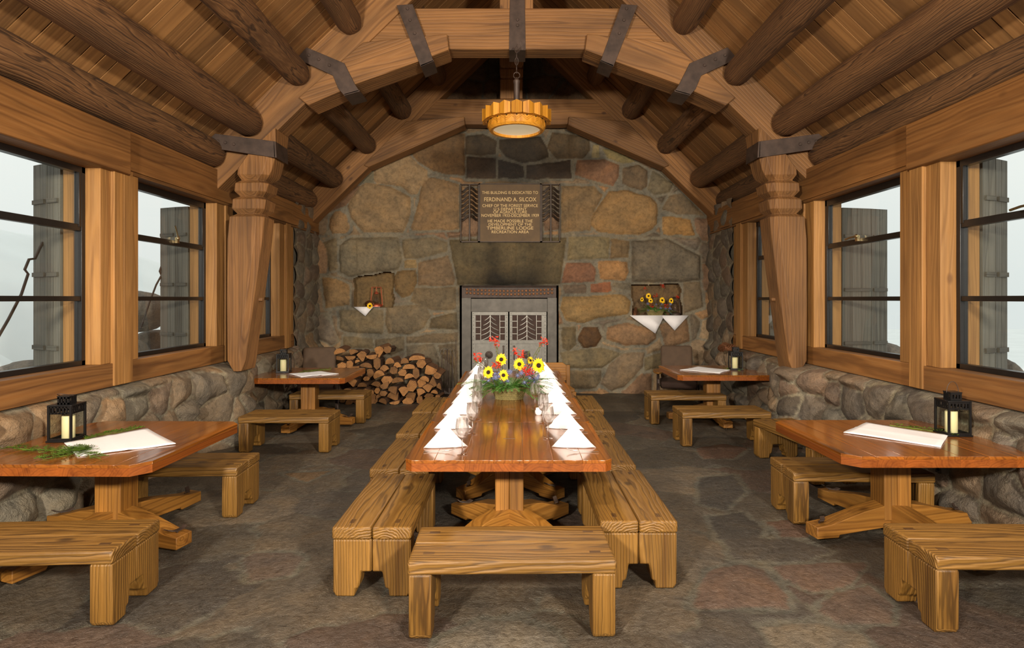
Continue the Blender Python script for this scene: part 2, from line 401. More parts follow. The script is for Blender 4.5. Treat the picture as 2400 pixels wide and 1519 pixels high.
def grid_mesh(name, P, C, mask, mat, parent=None):
    """P (n,m,3) points, C (n,m,3) colours, mask of faces kept"""
    n, m = P.shape[:2]; idx = np.arange(n * m).reshape(n, m)
    q = np.stack([idx[:-1, :-1], idx[1:, :-1], idx[1:, 1:], idx[:-1, 1:]], -1)
    q = q[mask] if mask is not None else q.reshape(-1, 4)
    used = np.unique(q); rem = np.full(n * m, -1); rem[used] = np.arange(len(used)); q = rem[q]
    v = P.reshape(-1, 3)[used]; c = C.reshape(-1, 3)[used]
    me = bpy.data.meshes.new(name); me.vertices.add(len(v)); me.vertices.foreach_set('co', v.astype(np.float32).ravel())
    me.loops.add(q.size); me.loops.foreach_set('vertex_index', q.astype(np.int32).ravel())
    me.polygons.add(len(q)); me.polygons.foreach_set('loop_start', np.arange(0, q.size, 4, dtype=np.int32)); me.polygons.foreach_set('loop_total', np.full(len(q), 4, dtype=np.int32))
    me.polygons.foreach_set('use_smooth', np.ones(len(q), bool)); me.update(calc_edges=True); me.validate()
    a = me.color_attributes.new('scol', 'FLOAT_COLOR', 'POINT'); a.data.foreach_set('color', np.concatenate([c, np.ones((len(c), 1))], 1).astype(np.float32).ravel())
    me.materials.append(mat); o = bpy.data.objects.new(name, me); COL.objects.link(o)
    if parent: o.parent = parent
    return o
def paint(ids, D, pal, over, mortar, mw, seed=0):
    """base colour per stone, mortar between"""
    pal = np.array([srgb(*p)[:3] for p in pal]); h = hsh(ids, seed + 1)
    c = pal[(h * len(pal) * .999).astype(int)] * (.8 + .4 * hsh(ids, seed + 5))[..., None]
    for i, col in over.items():
        c[ids == i] = srgb(*col)[:3]
    f = np.clip((D - mw) / (mw * .8), 0, 1)[..., None]
    return c * f + np.array(srgb(*mortar)[:3]) * (1 - f)

# ================================================================== THE SETTING
# ---- back wall of fieldstone, stones traced from their real outlines
def bw(px, py): return at(px, py, YB)
ST = [  # outline in measured points, colour, relief
 ([(886,383),(943,362),(961,364),(978,383),(1001,400),(1003,421),(985,438),(978,456),(964,457),(942,438),(882,430),(876,423),(879,394)],(138,118,88),.07),
 ([(858,428),(886,432),(917,438),(945,453),(963,463),(963,499),(957,522),(945,545),(909,543),(852,545),(842,533),(823,511),(816,484),(827,459),(842,438)],(132,112,82),.08),
 ([(798,495),(812,505),(821,537),(814,545),(779,549),(772,533),(774,511),(785,497)],(136,110,76),.06),
 ([(993,423),(1014,417),(1043,423),(1075,432),(1075,537),(966,541),(963,533),(978,490),(985,451)],(126,104,74),.05),
 ([(970,346),(1052,314),(1090,314),(1090,411),(1043,407),(1016,402),(1005,394),(978,379),(965,360)],(112,88,58),.06),
 ([(829,432),(846,438),(827,459),(812,482),(775,497),(756,499),(787,461)],(104,80,58),.05),
 ([(846,392),(877,396),(875,427),(833,428)],(100,96,78),.04),
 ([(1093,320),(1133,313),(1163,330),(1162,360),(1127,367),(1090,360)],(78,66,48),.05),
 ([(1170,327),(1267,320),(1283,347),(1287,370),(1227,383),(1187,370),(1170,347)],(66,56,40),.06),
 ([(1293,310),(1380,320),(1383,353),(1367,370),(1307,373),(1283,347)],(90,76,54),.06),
 ([(1390,340),(1403,340),(1405,370),(1387,370)],(140,128,92),.03),
 ([(1410,350),(1450,353),(1490,380),(1460,383),(1423,370)],(118,108,72),.04),
 ([(1353,377),(1417,373),(1450,387),(1450,413),(1437,437),(1383,420),(1347,410)],(122,92,68),.06),
 ([(1460,393),(1497,387),(1517,400),(1517,437),(1503,447),(1457,430)],(104,88,66),.06),
 ([(1530,400),(1577,430),(1567,450),(1533,457),(1517,443)],(104,96,76),.05),
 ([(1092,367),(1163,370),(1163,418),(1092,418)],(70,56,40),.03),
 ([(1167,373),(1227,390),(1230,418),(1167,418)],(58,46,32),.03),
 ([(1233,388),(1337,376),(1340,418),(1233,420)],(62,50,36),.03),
 ([(1316,437),(1393,437),(1413,457),(1392,500),(1383,540),(1316,545)],(122,102,72),.05),
 ([(1427,449),(1461,446),(1522,461),(1541,478),(1540,526),(1526,541),(1496,551),(1446,549),(1400,541),(1383,526),(1383,509),(1406,480)],(136,110,72),.09),
 ([(1551,507),(1580,509),(1618,516),(1627,553),(1555,549)],(140,110,66),.06),
 ([(1568,461),(1597,453),(1652,505),(1583,501),(1549,491)],(108,94,72),.05),
 ([(820,559),(933,556),(943,606),(933,633),(867,639),(820,649),(798,640),(795,575)],(112,104,84),.10),
 ([(943,563),(1013,556),(1047,569),(1047,589),(987,606),(947,606)],(112,102,80),.05),
 ([(980,616),(1050,599),(1067,653),(1063,669),(980,669)],(116,98,74),.05),
 ([(947,611),(977,609),(977,629),(947,628)],(128,110,76),.03),
 ([(933,636),(973,633),(977,663),(963,693),(943,699),(927,679),(923,653)],(112,92,60),.09),
 ([(1053,563),(1327,556),(1313,666),(1073,668)],(94,84,60),.05),
 ([(1333,556),(1430,556),(1427,606),(1330,609)],(120,110,82),.06),
 ([(1433,559),(1475,566),(1473,603),(1430,606)],(112,94,66),.05),
 ([(1327,616),(1383,616),(1395,629),(1393,659),(1317,663)],(124,90,68),.06),
 ([(1400,613),(1470,613),(1473,639),(1463,658),(1407,653)],(148,114,74),.07),
 ([(1320,669),(1373,666),(1375,686),(1323,686)],(104,90,74),.04),
 ([(1383,664),(1430,661),(1432,684),(1383,686)],(132,88,62),.05),
 ([(1437,663),(1478,663),(1477,679),(1437,673)],(110,102,84),.04),
 ([(1480,566),(1560,560),(1640,600),(1640,655),(1600,662),(1480,660)],(104,96,80),.12),
 ([(1320,696),(1463,691),(1478,706),(1473,736),(1400,746),(1367,756),(1327,753),(1313,723)],(136,112,72),.08),
 ([(1317,766),(1347,766),(1350,806),(1333,823),(1317,816)],(94,84,62),.05),
 ([(1367,766),(1400,766),(1410,789),(1397,813),(1367,816),(1353,796)],(84,60,34),.09),
 ([(1423,766),(1467,756),(1537,773),(1537,793),(1517,809),(1463,809),(1420,796)],(128,102,74),.08),
 ([(1313,826),(1410,814),(1460,829),(1410,863),(1320,863)],(108,98,74),.07),
 ([(1463,826),(1510,826),(1507,859),(1463,906),(1433,916),(1407,899),(1427,856)],(112,98,78),.07),
 ([(1320,869),(1407,866),(1410,889),(1397,909),(1327,913)],(104,92,70),.05),
 ([(1510,839),(1577,816),(1567,859),(1510,869)],(104,94,70),.08),
 ([(1545,760),(1610,745),(1615,800),(1560,815)],(118,94,68),.07),
 ([(795,726),(897,726),(900,753),(897,783),(820,779),(798,770)],(108,98,76),.06),
 ([(907,719),(997,713),(1010,739),(993,769),(960,783),(910,783),(902,753)],(112,100,78),.07),
 ([(970,676),(1067,673),(1070,726),(1013,726),(963,706)],(108,96,74),.05),
 ([(1010,746),(1070,733),(1073,773),(1007,769)],(92,82,62),.08),
 ([(807,789),(873,793),(877,816),(803,816)],(104,94,72),.05),
 ([(880,796),(947,789),(947,819),(917,833),(880,816)],(98,88,68),.05),
 ([(953,790),(1073,779),(1073,803),(953,804)],(100,88,68),.04),
 ([(953,809),(1017,806),(1030,839),(1060,860),(1060,915),(953,915)],(96,88,72),.06),
 ([(1025,808),(1073,806),(1073,918),(1065,918),(1062,862),(1035,838)],(98,86,66),.04),
 ([(697,545),(735,550),(768,580),(766,640),(715,640)],(138,112,84),.05),
 ([(760,568),(790,556),(790,630),(772,636)],(110,98,74),.05),
 ([(755,650),(790,655),(818,668),(818,715),(765,722)],(122,100,68),.06),
 ([(1602,662),(1640,660),(1650,720),(1602,735)],(104,92,72),.06),
]
polys = [[bw(*p) for p in s[0]] for s in ST]
res = .02
us = np.arange(-4.3, 4.3, res); vs = np.arange(-.05, 7.45, res)
U, V = np.meshgrid(us, vs, indexing='ij')
ids, D = stonefield(U, V, polys, .5, 21, .06, 1.35)
D = D + .030 * fbm(U, V, 5, 4, 61)
relief = .04 + .05 * hsh(ids, 3)
for i, s in enumerate(ST): relief[ids == i] = s[2]
Hh = relief * (1 - np.exp(-np.maximum(D - .012, 0) / .045))
Hh += np.where(D > .012, 1, .4) * (.05 * fbm(U, V, 2.2, 4, 2) + .022 * fbm(U, V, 9, 4, 5)) * np.clip(D / .05, .2, 1)
Hh += ((hsh(ids, 11) - .5) * .12 * (np.mod(U, 1) - .5)) * np.clip(D / .1, 0, 1) * .5
pal = [(120,104,82),(130,112,86),(112,102,88),(138,110,78),(106,96,80),(126,102,80)]
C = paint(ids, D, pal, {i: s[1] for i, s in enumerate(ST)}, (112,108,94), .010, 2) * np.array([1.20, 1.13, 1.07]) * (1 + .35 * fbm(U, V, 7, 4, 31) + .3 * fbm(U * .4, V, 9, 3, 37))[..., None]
# soot stains above the firebox and mid wall; the upper gable is darkened too
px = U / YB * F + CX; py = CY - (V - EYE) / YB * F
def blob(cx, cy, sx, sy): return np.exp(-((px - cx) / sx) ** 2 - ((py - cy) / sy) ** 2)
soot_and_gable = np.clip(.85 * blob(1195, 672, 105, 42) + .5 * blob(1155, 600, 22, 80) + .35 * blob(1255, 610, 26, 70) + .65 * blob(1200, 395, 115, 55) + .85 * blob(1200, 180, 260, 140)
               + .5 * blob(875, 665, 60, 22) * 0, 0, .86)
C = C * (1 - soot_and_gable[..., None])
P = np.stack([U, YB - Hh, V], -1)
uc = (U[:-1, :-1] + U[1:, 1:]) / 2; vc = (V[:-1, :-1] + V[1:, 1:]) / 2
mask = (vc < 7.43 - SL * np.abs(uc - X0) + .05)
FB = (bw(1077, 0)[0], bw(1310, 0)[0], -.1, bw(0, 668)[1])                       # firebox opening
NL = (bw(827, 0)[0], bw(921, 0)[0], bw(0, 721)[1], bw(0, 643)[1])                # left niche
NR = (bw(1480, 0)[0], bw(1598, 0)[0], bw(0, 741)[1], bw(0, 664)[1])              # right niche
mask &= ~((uc > FB[0]) & (uc < FB[1]) & (vc < FB[3]))
NLP = [bw(*p) for p in ((830,652),(842,647),(880,643),(905,636),(925,640),(927,660),(921,680),(926,700),(922,721),(830,721))]
NRP = [bw(*p) for p in ((1480,667),(1520,668),(1590,663),(1598,680),(1592,700),(1600,720),(1598,741),(1482,741),(1484,710),(1478,690))]
for q in (NLP, NRP): mask &= polydist(uc + .02 * fbm(uc, vc, 5, 2, 3), vc, q) < 0
wall_back = structure(grid_mesh('wall_back', P, C, mask, M['stone']))
def recess(name, a, b, c, d, depth, mat, col=(96, 80, 58)):
    n = 24; e = .045
    prof = [(0, 0), (1, 0), (1, 1), (0, 1)]
    mb = MB()
    y0, y1 = YB + .0, YB + depth; a -= .07; b += .07; d += .06
    mb.add([(a, y1, c), (b, y1, c), (b, y1, d), (a, y1, d), (a, y0, c), (b, y0, c), (b, y0, d), (a, y0, d)],
           [(0, 1, 2, 3), (0, 4, 5, 1), (3, 2, 6, 7), (0, 3, 7, 4), (1, 5, 6, 2)])
    o = mb.build(name, mat, wall_back); me = o.data
    ca = me.color_attributes.new('scol', 'FLOAT_COLOR', 'POINT'); ca.data.foreach_set('color', list(srgb(*col)) * len(me.vertices)); return o
recess('niche', *NL, .26, M['stone'], (122, 98, 62)); recess('niche', *NR, .26, M['stone'], (112, 88, 58))
structure(MB().box(-4.2, 4.2, YB + .42, YB + .5, -.1, 7.4).build('sky_blocker', M['dark']))  # unseen dark backing added to keep sky light out of the stone gaps
recess('firebox', *FB, .35, M['dark'])

# ---- low side walls of rounded fieldstones, with the full-height stone return at the far end
def side_wall(name, X, sgn, seed, ypost, yend, palette):
    """sgn +1: faces +X (left wall)"""
    res = .022; y0, y1 = (YF, YB + .05)
    us = np.arange(0, y1 - y0, res); vs = np.arange(-.05, 3.5, res)
    U, V = np.meshgrid(us, vs, indexing='ij'); Yw = y0 + U if sgn > 0 else y1 - U
    ids, D = stonefield(Yw, V, None, .30, seed, .10, 1.25)
    h = (.07 + .10 * hsh(ids, 3)) * (1 - np.exp(-np.maximum(D - .008, 0) / .07)) + .05 * fbm(Yw, V, 3, 4, seed) + .03 * fbm(Yw, V, 11, 4, seed + 1)
    # the ledge boulders bulge further into the room; a buttress of boulders under each truss post
    low = np.clip((1.02 - V) / .1, 0, 1)
    h = h * (.55 + .45 * low) + .08 * low
    for yp, amp in ((ypost, .30),):
        h += amp * np.exp(-((Yw - yp) / .42) ** 4) * np.clip((1.0 - V) / .12, 0, 1) * (.85 + .15 * np.cos(V * 5))
    far = Yw > yend
    roundtop = np.clip((V - .93) / .06, 0, 1)
    h = np.where(far, h, h * (1 - roundtop ** 2) - roundtop ** 2 * .06)
    Vz = np.where(far, V, np.minimum(V, .995 + .0 * V))
    D2 = D + .02 * fbm(Yw, V, 7, 3, seed)
    C = paint(ids, D2, palette, {}, (136, 128, 108), .006, seed) * (1.05 + .4 * fbm(Yw, V, 8, 4, seed + 3))[..., None]
    P = np.stack([X + sgn * h, Yw, Vz], -1)
    Yc = (Yw[:-1, :-1] + Yw[1:, 1:]) / 2; Vc = (V[:-1, :-1] + V[1:, 1:]) / 2
    mask = (Vc < 1.0) | (Yc > yend)
    o = structure(grid_mesh(name, P, C, mask, M['cobble']))
    mb = MB(); x0, x1 = sorted((X - sgn * .02, X - sgn * .36))                     # masonry core behind the stones
    mb.box(x0, x1, y0, y1, -.05, .975); mb.box(x0, x1, yend + .04, y1 + .3, .9, 3.42)
    mb.build('masonry_core', M['concrete'], o)
    return o
palL = [(120,102,80),(110,96,78),(104,94,80),(132,108,80),(98,88,74),(118,100,82),(116,108,92)]
palR = [(116,98,78),(104,94,82),(116,96,78),(108,100,86),(128,108,84),(92,82,70)]
side_wall('wall_left', XL, 1, 5, 7.45, 9.93, palL)
side_wall('wall_right', XR, -1, 12, 7.45, 9.86, palR)

# ---- flagstone floor
res = .026
us = np.arange(-3.95, 3.9, res); vs = np.arange(YF - .1, YB + .35, res)
U, V = np.meshgrid(us, vs, indexing='ij')
FS = [([(1623,1422),(1663,1336),(1740,1319),(1787,1332),(1840,1389),(1847,1422)],(104,84,70)),
      ([(1807,1326),(2024,1319),(1984,1366),(1900,1382),(1827,1346)],(100,82,70)),
      ([(1917,1429),(1960,1389),(2034,1372),(2087,1413),(2084,1456),(1967,1459)],(98,82,70)),
      ([(1787,1466),(1910,1459),(2017,1489),(2050,1530),(1833,1530)],(112,102,86)),
      ([(1633,1049),(1700,1040),(1750,1049),(1717,1074),(1650,1074)],(98,76,62)),
      ([(573,1312),(600,1296),(683,1296),(710,1309),(683,1346),(587,1361)],(92,80,70)),
      ([(663,1109),(777,1102),(717,1128)],(110,88,62)),
      ([(1800,1222),(1860,1216),(1900,1245),(1895,1257),(1835,1257)],(98,76,62)),
      ([(1040,1494),(1120,1458),(1220,1453),(1290,1482),(1330,1530),(1010,1530)],(116,108,94)),
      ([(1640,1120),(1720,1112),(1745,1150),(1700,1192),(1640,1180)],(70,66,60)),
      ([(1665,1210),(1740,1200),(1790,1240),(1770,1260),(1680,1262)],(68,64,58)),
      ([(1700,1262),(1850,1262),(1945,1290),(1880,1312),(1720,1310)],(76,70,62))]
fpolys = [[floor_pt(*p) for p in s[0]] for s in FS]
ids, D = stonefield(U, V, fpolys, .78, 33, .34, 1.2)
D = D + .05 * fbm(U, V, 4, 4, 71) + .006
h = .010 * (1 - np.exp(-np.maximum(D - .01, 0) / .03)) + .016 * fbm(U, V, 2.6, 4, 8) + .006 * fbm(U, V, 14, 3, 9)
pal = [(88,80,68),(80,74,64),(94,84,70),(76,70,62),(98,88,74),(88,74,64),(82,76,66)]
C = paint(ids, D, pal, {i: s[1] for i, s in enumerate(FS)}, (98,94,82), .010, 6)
C = C * (1 + .5 * fbm(U, V, 1.3, 4, 12))[..., None] * .8
structure(grid_mesh('floor', np.stack([U, V, h - .008], -1), C, None, M['flag']))

# ---- plank ceiling: boards run up the slope
cl = MB()
for side in (-1, 1):
    y = YF - .2; ang = math.atan(SL)
    Ls = 4.35 / math.cos(ang)
    while y < YB + .3:
        w = R.choice((.15, .18, .2, .22, .24)); z = R.uniform(0, .004)
        Mx = T(X0, 0, 7.43) @ RY(math.degrees(ang) * side) @ (SCL(side, 1, 1) if side < 0 else SCL(1, 1, 1))
        v = [(0, y, z), (Ls, y, z), (Ls, y + w - .014, z), (0, y + w - .014, z), (0, y, .05), (Ls, y, .05), (Ls, y + w - .014, .05), (0, y + w - .014, .05)]
        f = [(0,3,2,1),(4,5,6,7),(0,1,5,4),(1,2,6,5),(2,3,7,6),(3,0,4,7)]
        if side < 0: f = [tuple(reversed(q)) for q in f]
        cl.add(v, f, 'x', M=Mx, tone=R.uniform(.66, 1.12)); y += w
ceiling = structure(cl.build('ceiling', M['plank']))
mb = MB()
for side in (-1, 1):
    xe = X0 + side * 4.35
    mb.add([(X0, YF-.2, 7.53), (xe, YF-.2, 7.53-4.35*SL), (xe, YB+.5, 7.53-4.35*SL), (X0, YB+.5, 7.53), (X0, YF-.2, 7.6), (xe, YF-.2, 7.6-4.35*SL), (xe, YB+.5, 7.6-4.35*SL), (X0, YB+.5, 7.6)],
           [(0,3,2,1),(4,5,6,7),(0,1,5,4),(1,2,6,5),(2,3,7,6),(3,0,4,7)])
mb.build('roof_deck', M['dark'], ceiling)
# wall behind the camera
structure(MB().box(-4.1, 4.0, YF - .2, YF, -.05, 7.5).build('wall_front', M['plank']))

# ---- window walls: posts, wall plates, sills, steel windows, glass
ZS, ZT = 1.2, 3.0
nwin = [0]; ntrim = [0]
def trim(mb, mat, bev=.006):
    ntrim[0] += 1; return structure(mb.build('trim_%d' % ntrim[0], mat, bevel=bev))
def window(X, s, y0, y1, latch=True, lat=0):
    """window in the wall at X; s=+1 looks into +X"""
    nwin[0] += 1; xg = X - s * .17
    root = empty('window_%d' % nwin[0], (xg, (y0 + y1) / 2, ZS)); structure(root); w = (y1 - y0) / 2; H = ZT - ZS
    fr = MB(); t = .045; d = .035
    for (a, b, c, e) in ((-w, w, 0, t), (-w, w, H - t - .03, H), (-w, -w + t, 0, H), (w - t, w, 0, H)): fr.box(-d, d, a, b, c, e, 'y')
    for z, hh in ((.60, .022), (1.235, .03)): fr.box(-d*.8, d*.8, -w + t, w - t, z - hh, z + hh, 'y')
    fr.box(-d*.4 + s*.02, d*.4 + s*.02, -w + t, -w + t + .03, 1.24, H - t, 'y'); fr.box(-d*.4 + s*.02, d*.4 + s*.02, w - t - .03, w - t, 1.24, H - t, 'y')
    fo = fr.build('frame', M['wframe'], root, bevel=.003)
    for z0, z1 in ((t, .578), (.622, 1.205), (1.265, H - t - .03)):
        MB().box(-.003, .003, -w + t, w - t, z0, z1).build('glass_pane', M['glass'], root)
    la = MB(); la.box(s*.03, s*.06, lat-.02, lat+.02, 1.235, 1.30); la.ell((s*.055, lat, 1.29), (.02, .025, .025)); la.tube([(s*.06, lat, 1.29), (s*.075, lat - .05, 1.33), (s*.08, lat - .10, 1.42)] if s > 0 else [(s*.06, lat, 1.29), (s*.075, lat + .09, 1.285), (s*.08, lat + .18, 1.27)], .01)
    if latch: la.build('latch', M['brass'], root)
    # reveal lining (outer boards)
    return root
def wall_windows(X, s, wins, posts, yend, joint):
    for y0, y1, lat in wins: window(X, s, y0, y1, True, lat)
    so = lambda a, b: sorted((X + s * a, X + s * b))
    for (y0, y1, boards) in posts:
        mb = MB(); n = boards; ws_ = (y1 - y0) / n
        for k in range(n):
            p = .0 if k in (0, n - 1) else .035
            if n == 2: p = .0 if k == 0 else .02
            a, b = so(-.34, p); mb.box(a, b, y0 + k*ws_, y0 + (k+1)*ws_ - .003, (ZS if p == 0 else .99), ZT + .03, 'z')
        trim(mb, M['trim'])
    # sill boards
    mb = MB(); a, b = so(-.34, .02); mb.box(a, b, YF, joint - .004, .985, ZS, 'y'); trim(mb, M['beam'])
    mb = MB(); a, b = so(-.34, .005); mb.box(a, b, joint, yend + .02, .985, ZS, 'y'); trim(mb, M['beam'])
    # wall plates (header beams), the near one lapping over the next
    mb = MB(); a, b = so(-.34, .07); mb.box(a, b, YF, joint + .02, ZT - .02, 3.40, 'y'); trim(mb, M['beam'], .01)
    mb = MB(); a, b = so(-.34, .03); mb.box(a, b, joint + .024, YB - .02, ZT + .04, 3.42, 'y'); mb.box(a, b - s*.0, joint + .024, YB - .04, ZT - .0, ZT + .036, 'y') ; trim(mb, M['beam'], .01)
    # boarding above the plate up to the roof
    mb = MB(); a, b = so(-.30, -.26); mb.box(a, b, YF, YB + .1, 3.4, 4.0, 'y'); trim(mb, M['plank'])
wall_windows(XL, 1, [(3.55, 5.32, -.72 + .0), (5.86, 7.39, .12), (7.78, 9.36, 0)], [(3.1, 3.55, 3), (5.32, 5.86, 4), (7.39, 7.78, 2), (9.36, 9.95, 3)], 9.95, 5.62)
wall_windows(XR, -1, [(3.40, 5.07, .05), (5.61, 7.22, .1), (7.66, 9.28, 0)], [(3.0, 3.4, 3), (5.07, 5.61, 3), (7.22, 7.66, 2), (9.28, 9.88, 3)], 9.88, 5.40)
# near part of the window walls, behind the camera's field
for X, s in ((XL, 1), (XR, -1)):
    a, b = sorted((X, X - s * .3)); structure(MB().box(a, b, YF, 3.05, 1.2, 3.0).build('wall_left_near' if s > 0 else 'wall_right_near', M['plank']))

# ================================================================== OUTSIDE
structure(MB().box(-40, 60, -30, 60, -1.6, -1.3).build('ground', M['snow']))
def mound(name, pts, mat, loc, sc, seed, kind='structure'):
    n = 40; us = np.linspace(-1, 1, n); U, V = np.meshgrid(us, us, indexing='ij')
    r = np.clip(1 - U**2 - V**2, 0, 1) ** .6; h = r * (1 + .35 * fbm(U, V, 2.2, 4, seed)) + .06 * fbm(U, V, 6, 3, seed)
    P = np.stack([U * sc[0] + loc[0], V * sc[1] + loc[1], h * sc[2] + loc[2]], -1)
    o = grid_mesh(name, P, np.ones_like(P) * .8, None, mat); o['kind'] = kind; return o
mound('snow_hill', None, M['snow'], (-15, 12, -1.4), (8.5, 16, 5.2), 3)
mound('snow_hill', None, M['snow'], (-9.4, 6.0, -1.35), (3.4, 6, 3.3), 6)
def boulder(name, loc, r, seed, label, group='rocks outside the windows', rot=0):
    n = 18; v = []; f = []; mb = MB(); mb.ell((0, 0, 0), (1, 1, 1), 16, 12)
    rr = np.array(mb.v); d = 1 + .28 * fbm(rr[:, 0] + rr[:, 2] * .7 + seed, rr[:, 1] - rr[:, 2] * .4, 1.4, 3, seed)
    mb.v = [tuple(p * k * np.array(r)) for p, k in zip(rr, d)]
    o = mb.build(name, M['rock']); c = o.data.color_attributes.new('scol', 'FLOAT_COLOR', 'POINT'); c.data.foreach_set('color', list(srgb(128, 116, 104)) * len(o.data.vertices))
    o.location = loc; o.rotation_euler = (0, rad(rot), rad(seed * 40)); return tag(o, label, 'rock', group)
def outside_pt(px, py, X):
    Y = F * X / (px - CX); return X, Y, EYE - (py - CY) * Y / F
def shutter(X, s, yj, w1, w2, z0, z1, a1, a2, label):
    """two-leaf board shutter hinged on the far jamb outside the window, standing open"""
    root = empty('window_shutter', (X - s * .36, yj, z0), 0); tag(root, label, 'shutter', 'open grey board shutters')
    H = z1 - z0; th = .035
    for (ox, oy, L, a, tn) in ((0, 0, w1, a1, .62), (-s * w1 * math.cos(rad(a1)), w1 * math.sin(rad(a1)), w2, a2, 1.25)):
        mb = MB(); n = 3 if L > .3 else 2; ww = L / n
        Mx = T(ox, oy, 0) @ SCL(-s, 1, 1) @ RZ(a)
        for k in range(n): mb.box(k*ww, (k+1)*ww - .004, -th/2, th/2, 0, H, 'z', tone=R.uniform(.85, 1.1), M=Mx)
        for z in (.35, H/2, H - .35): mb.box(.02, L - .02, -th/2 - .02, -th/2, z - .02, z + .02, 'x', tone=.7, M=Mx)
        mb.build('leaf', M['grey'], root)
    return root
shutter(XL, 1, 5.34, .18, .24, 1.0, 3.04, 20, 27, 'weathered grey shutter outside the nearest left window')
shutter(XL, 1, 7.42, .20, .27, 1.0, 2.96, 15, 22, 'grey board shutter outside the middle left window')
shutter(XL, 1, 9.40, .25, .3, 1.0, 2.96, 5, 10, 'dim grey shutter outside the farthest left window')
shutter(XR, -1, 5.09, .17, .20, 1.0, 3.02, 20, 27, 'tall grey shutter outside the nearest right window')
shutter(XR, -1, 7.26, .42, .26, .9, 2.92, 12, 18, 'wide grey shutter outside the middle right window')
shutter(XR, -1, 9.32, .25, .3, 1.0, 2.96, 5, 10, 'shadowed shutter outside the farthest right window')
def stay(pts, X, label):
    q = [outside_pt(px, py, X) for px, py in pts]; q = [(X, y, z) for (_, y, z) in q]
    o = MB().tube(q, .012, 6).build('shutter_stay', M['iron']); tag(o, label, 'iron rod', 'bent iron shutter stays')
stay([(100, 568), (82, 606), (68, 608), (58, 632), (66, 642), (50, 690), (20, 748), (-10, 800)], -4.35, 'bent iron stay rod crossing the nearest left window')
stay([(384, 606), (374, 636), (378, 646), (366, 668), (350, 710), (330, 770)], -4.55, 'crooked iron stay rod outside the middle left window')
boulder('rock', (4.75, 5.75, 1.02), (.13, .17, .2), 2, 'pointed rock standing upright outside the nearest right window', rot=-18)
boulder('rock', (4.78, 5.72, .62), (.26, .34, .20), 3, 'broad flat rock under the upright rock outside')
boulder('rock', (4.9, 6.1, .12), (.5, .6, .26), 5, 'low boulder below the leaning rocks outside')
boulder('rock', (5.0, 8.0, .95), (.3, .34, .28), 7, 'rough rock at the corner of the middle right window')
boulder('rock', (4.95, 7.2, .72), (.2, .24, .24), 8, 'pale rock at the foot of the wide right shutter')
boulder('rock', (-4.9, 6.0, .96), (.3, .5, .2), 11, 'dark flat rock outside the nearest left window')
for k, (y, z) in enumerate(((7.7, 1.0), (8.85, 1.0), (9.95, 1.0), (8.3, 1.62))):
    boulder('rock', (-5.6, y + .4, z), (.45, .5, .3), 13 + k, ['brown stone low in the middle left window', 'stone in the middle of the outer stone pile', 'far stone outside the middle left window', 'topmost stone outside the middle left window'][k])

# ================================================================== ROOF TRUSSES
def truss(name, Y, dy, pieces, label):
    root = empty(name, (0, Y, 0)); return tag(root, label, 'roof truss')
def mk(poly, Y, mirror):
    q = [at(px, py, Y) for px, py in poly]; q = [(x - .016 * 0, z) for x, z in q]
    if mirror: q = [(2 * X0 - x, z) for x, z in q][::-1]
    return q
def piece(root, name, polys_, Y, y0, y1, mat, mirror=False, ang=0, bev=.012, inset=None):
    mb = MB()
    for p in polys_: mb.prism(mk(p, Y, mirror), y0, y1, 'xz', 'x', gang=rad(-ang if mirror else ang))
    return mb.build(name, mat, root, bevel=bev)
SA = math.degrees(math.atan(SL))
def rafter_poly(dep, xin, xout, zoff=.0):
    """band of depth dep under the boards between x = xin..xout (left side)"""
    n = math.cos(math.atan(SL)); v = dep / n
    return [(xout, ceil_z(xout) - zoff), (xin, ceil_z(xin) - zoff), (xin, ceil_z(xin) - v), (xout, ceil_z(xout) - v)]
def rafter(root, Y0, Y1, dep, xin, xout, mirror):
    q = rafter_poly(dep, xin, xout, .005)
    if mirror: q = [(2 * X0 - x, z) for x, z in q][::-1]
    return MB().prism(q, Y0, Y1, 'xz', 'x', gang=rad(-SA if mirror else SA)).build('rafter', M['truss'], root, bevel=.012)
YT = 7.35
tr = tag(empty('roof_truss', (0, 0, 0)), 'big timber truss with carved posts and iron straps, nearer of the two', 'roof truss')
for mir in (False, True):
    rafter(tr, YT, YT + .34, .45, X0 - .02, -3.85, mir)
    piece(tr, 'curved_brace', [[(699,228),(851,98),(1048,79),(1052,116),(982,143),(833,197),(722,247)]], YT - .05, -.0 + YT - .05, YT + .33, M['truss'], mir, 18)
piece(tr, 'collar_beam', [[(936,16),(1486,16),(1568,98),(1378,113),(1042,113),(850,98)]], YT, YT + .03, YT + .31, M['truss'], False, 0)
mb = MB(); x0, z0 = at(1171, 17, YT); x1, _ = at(1250, 17, YT); mb.box(x0, x1, YT + .03, YT + .3, z0, 7.2, 'z'); mb.build('king_post', M['truss'], tr, bevel=.01)
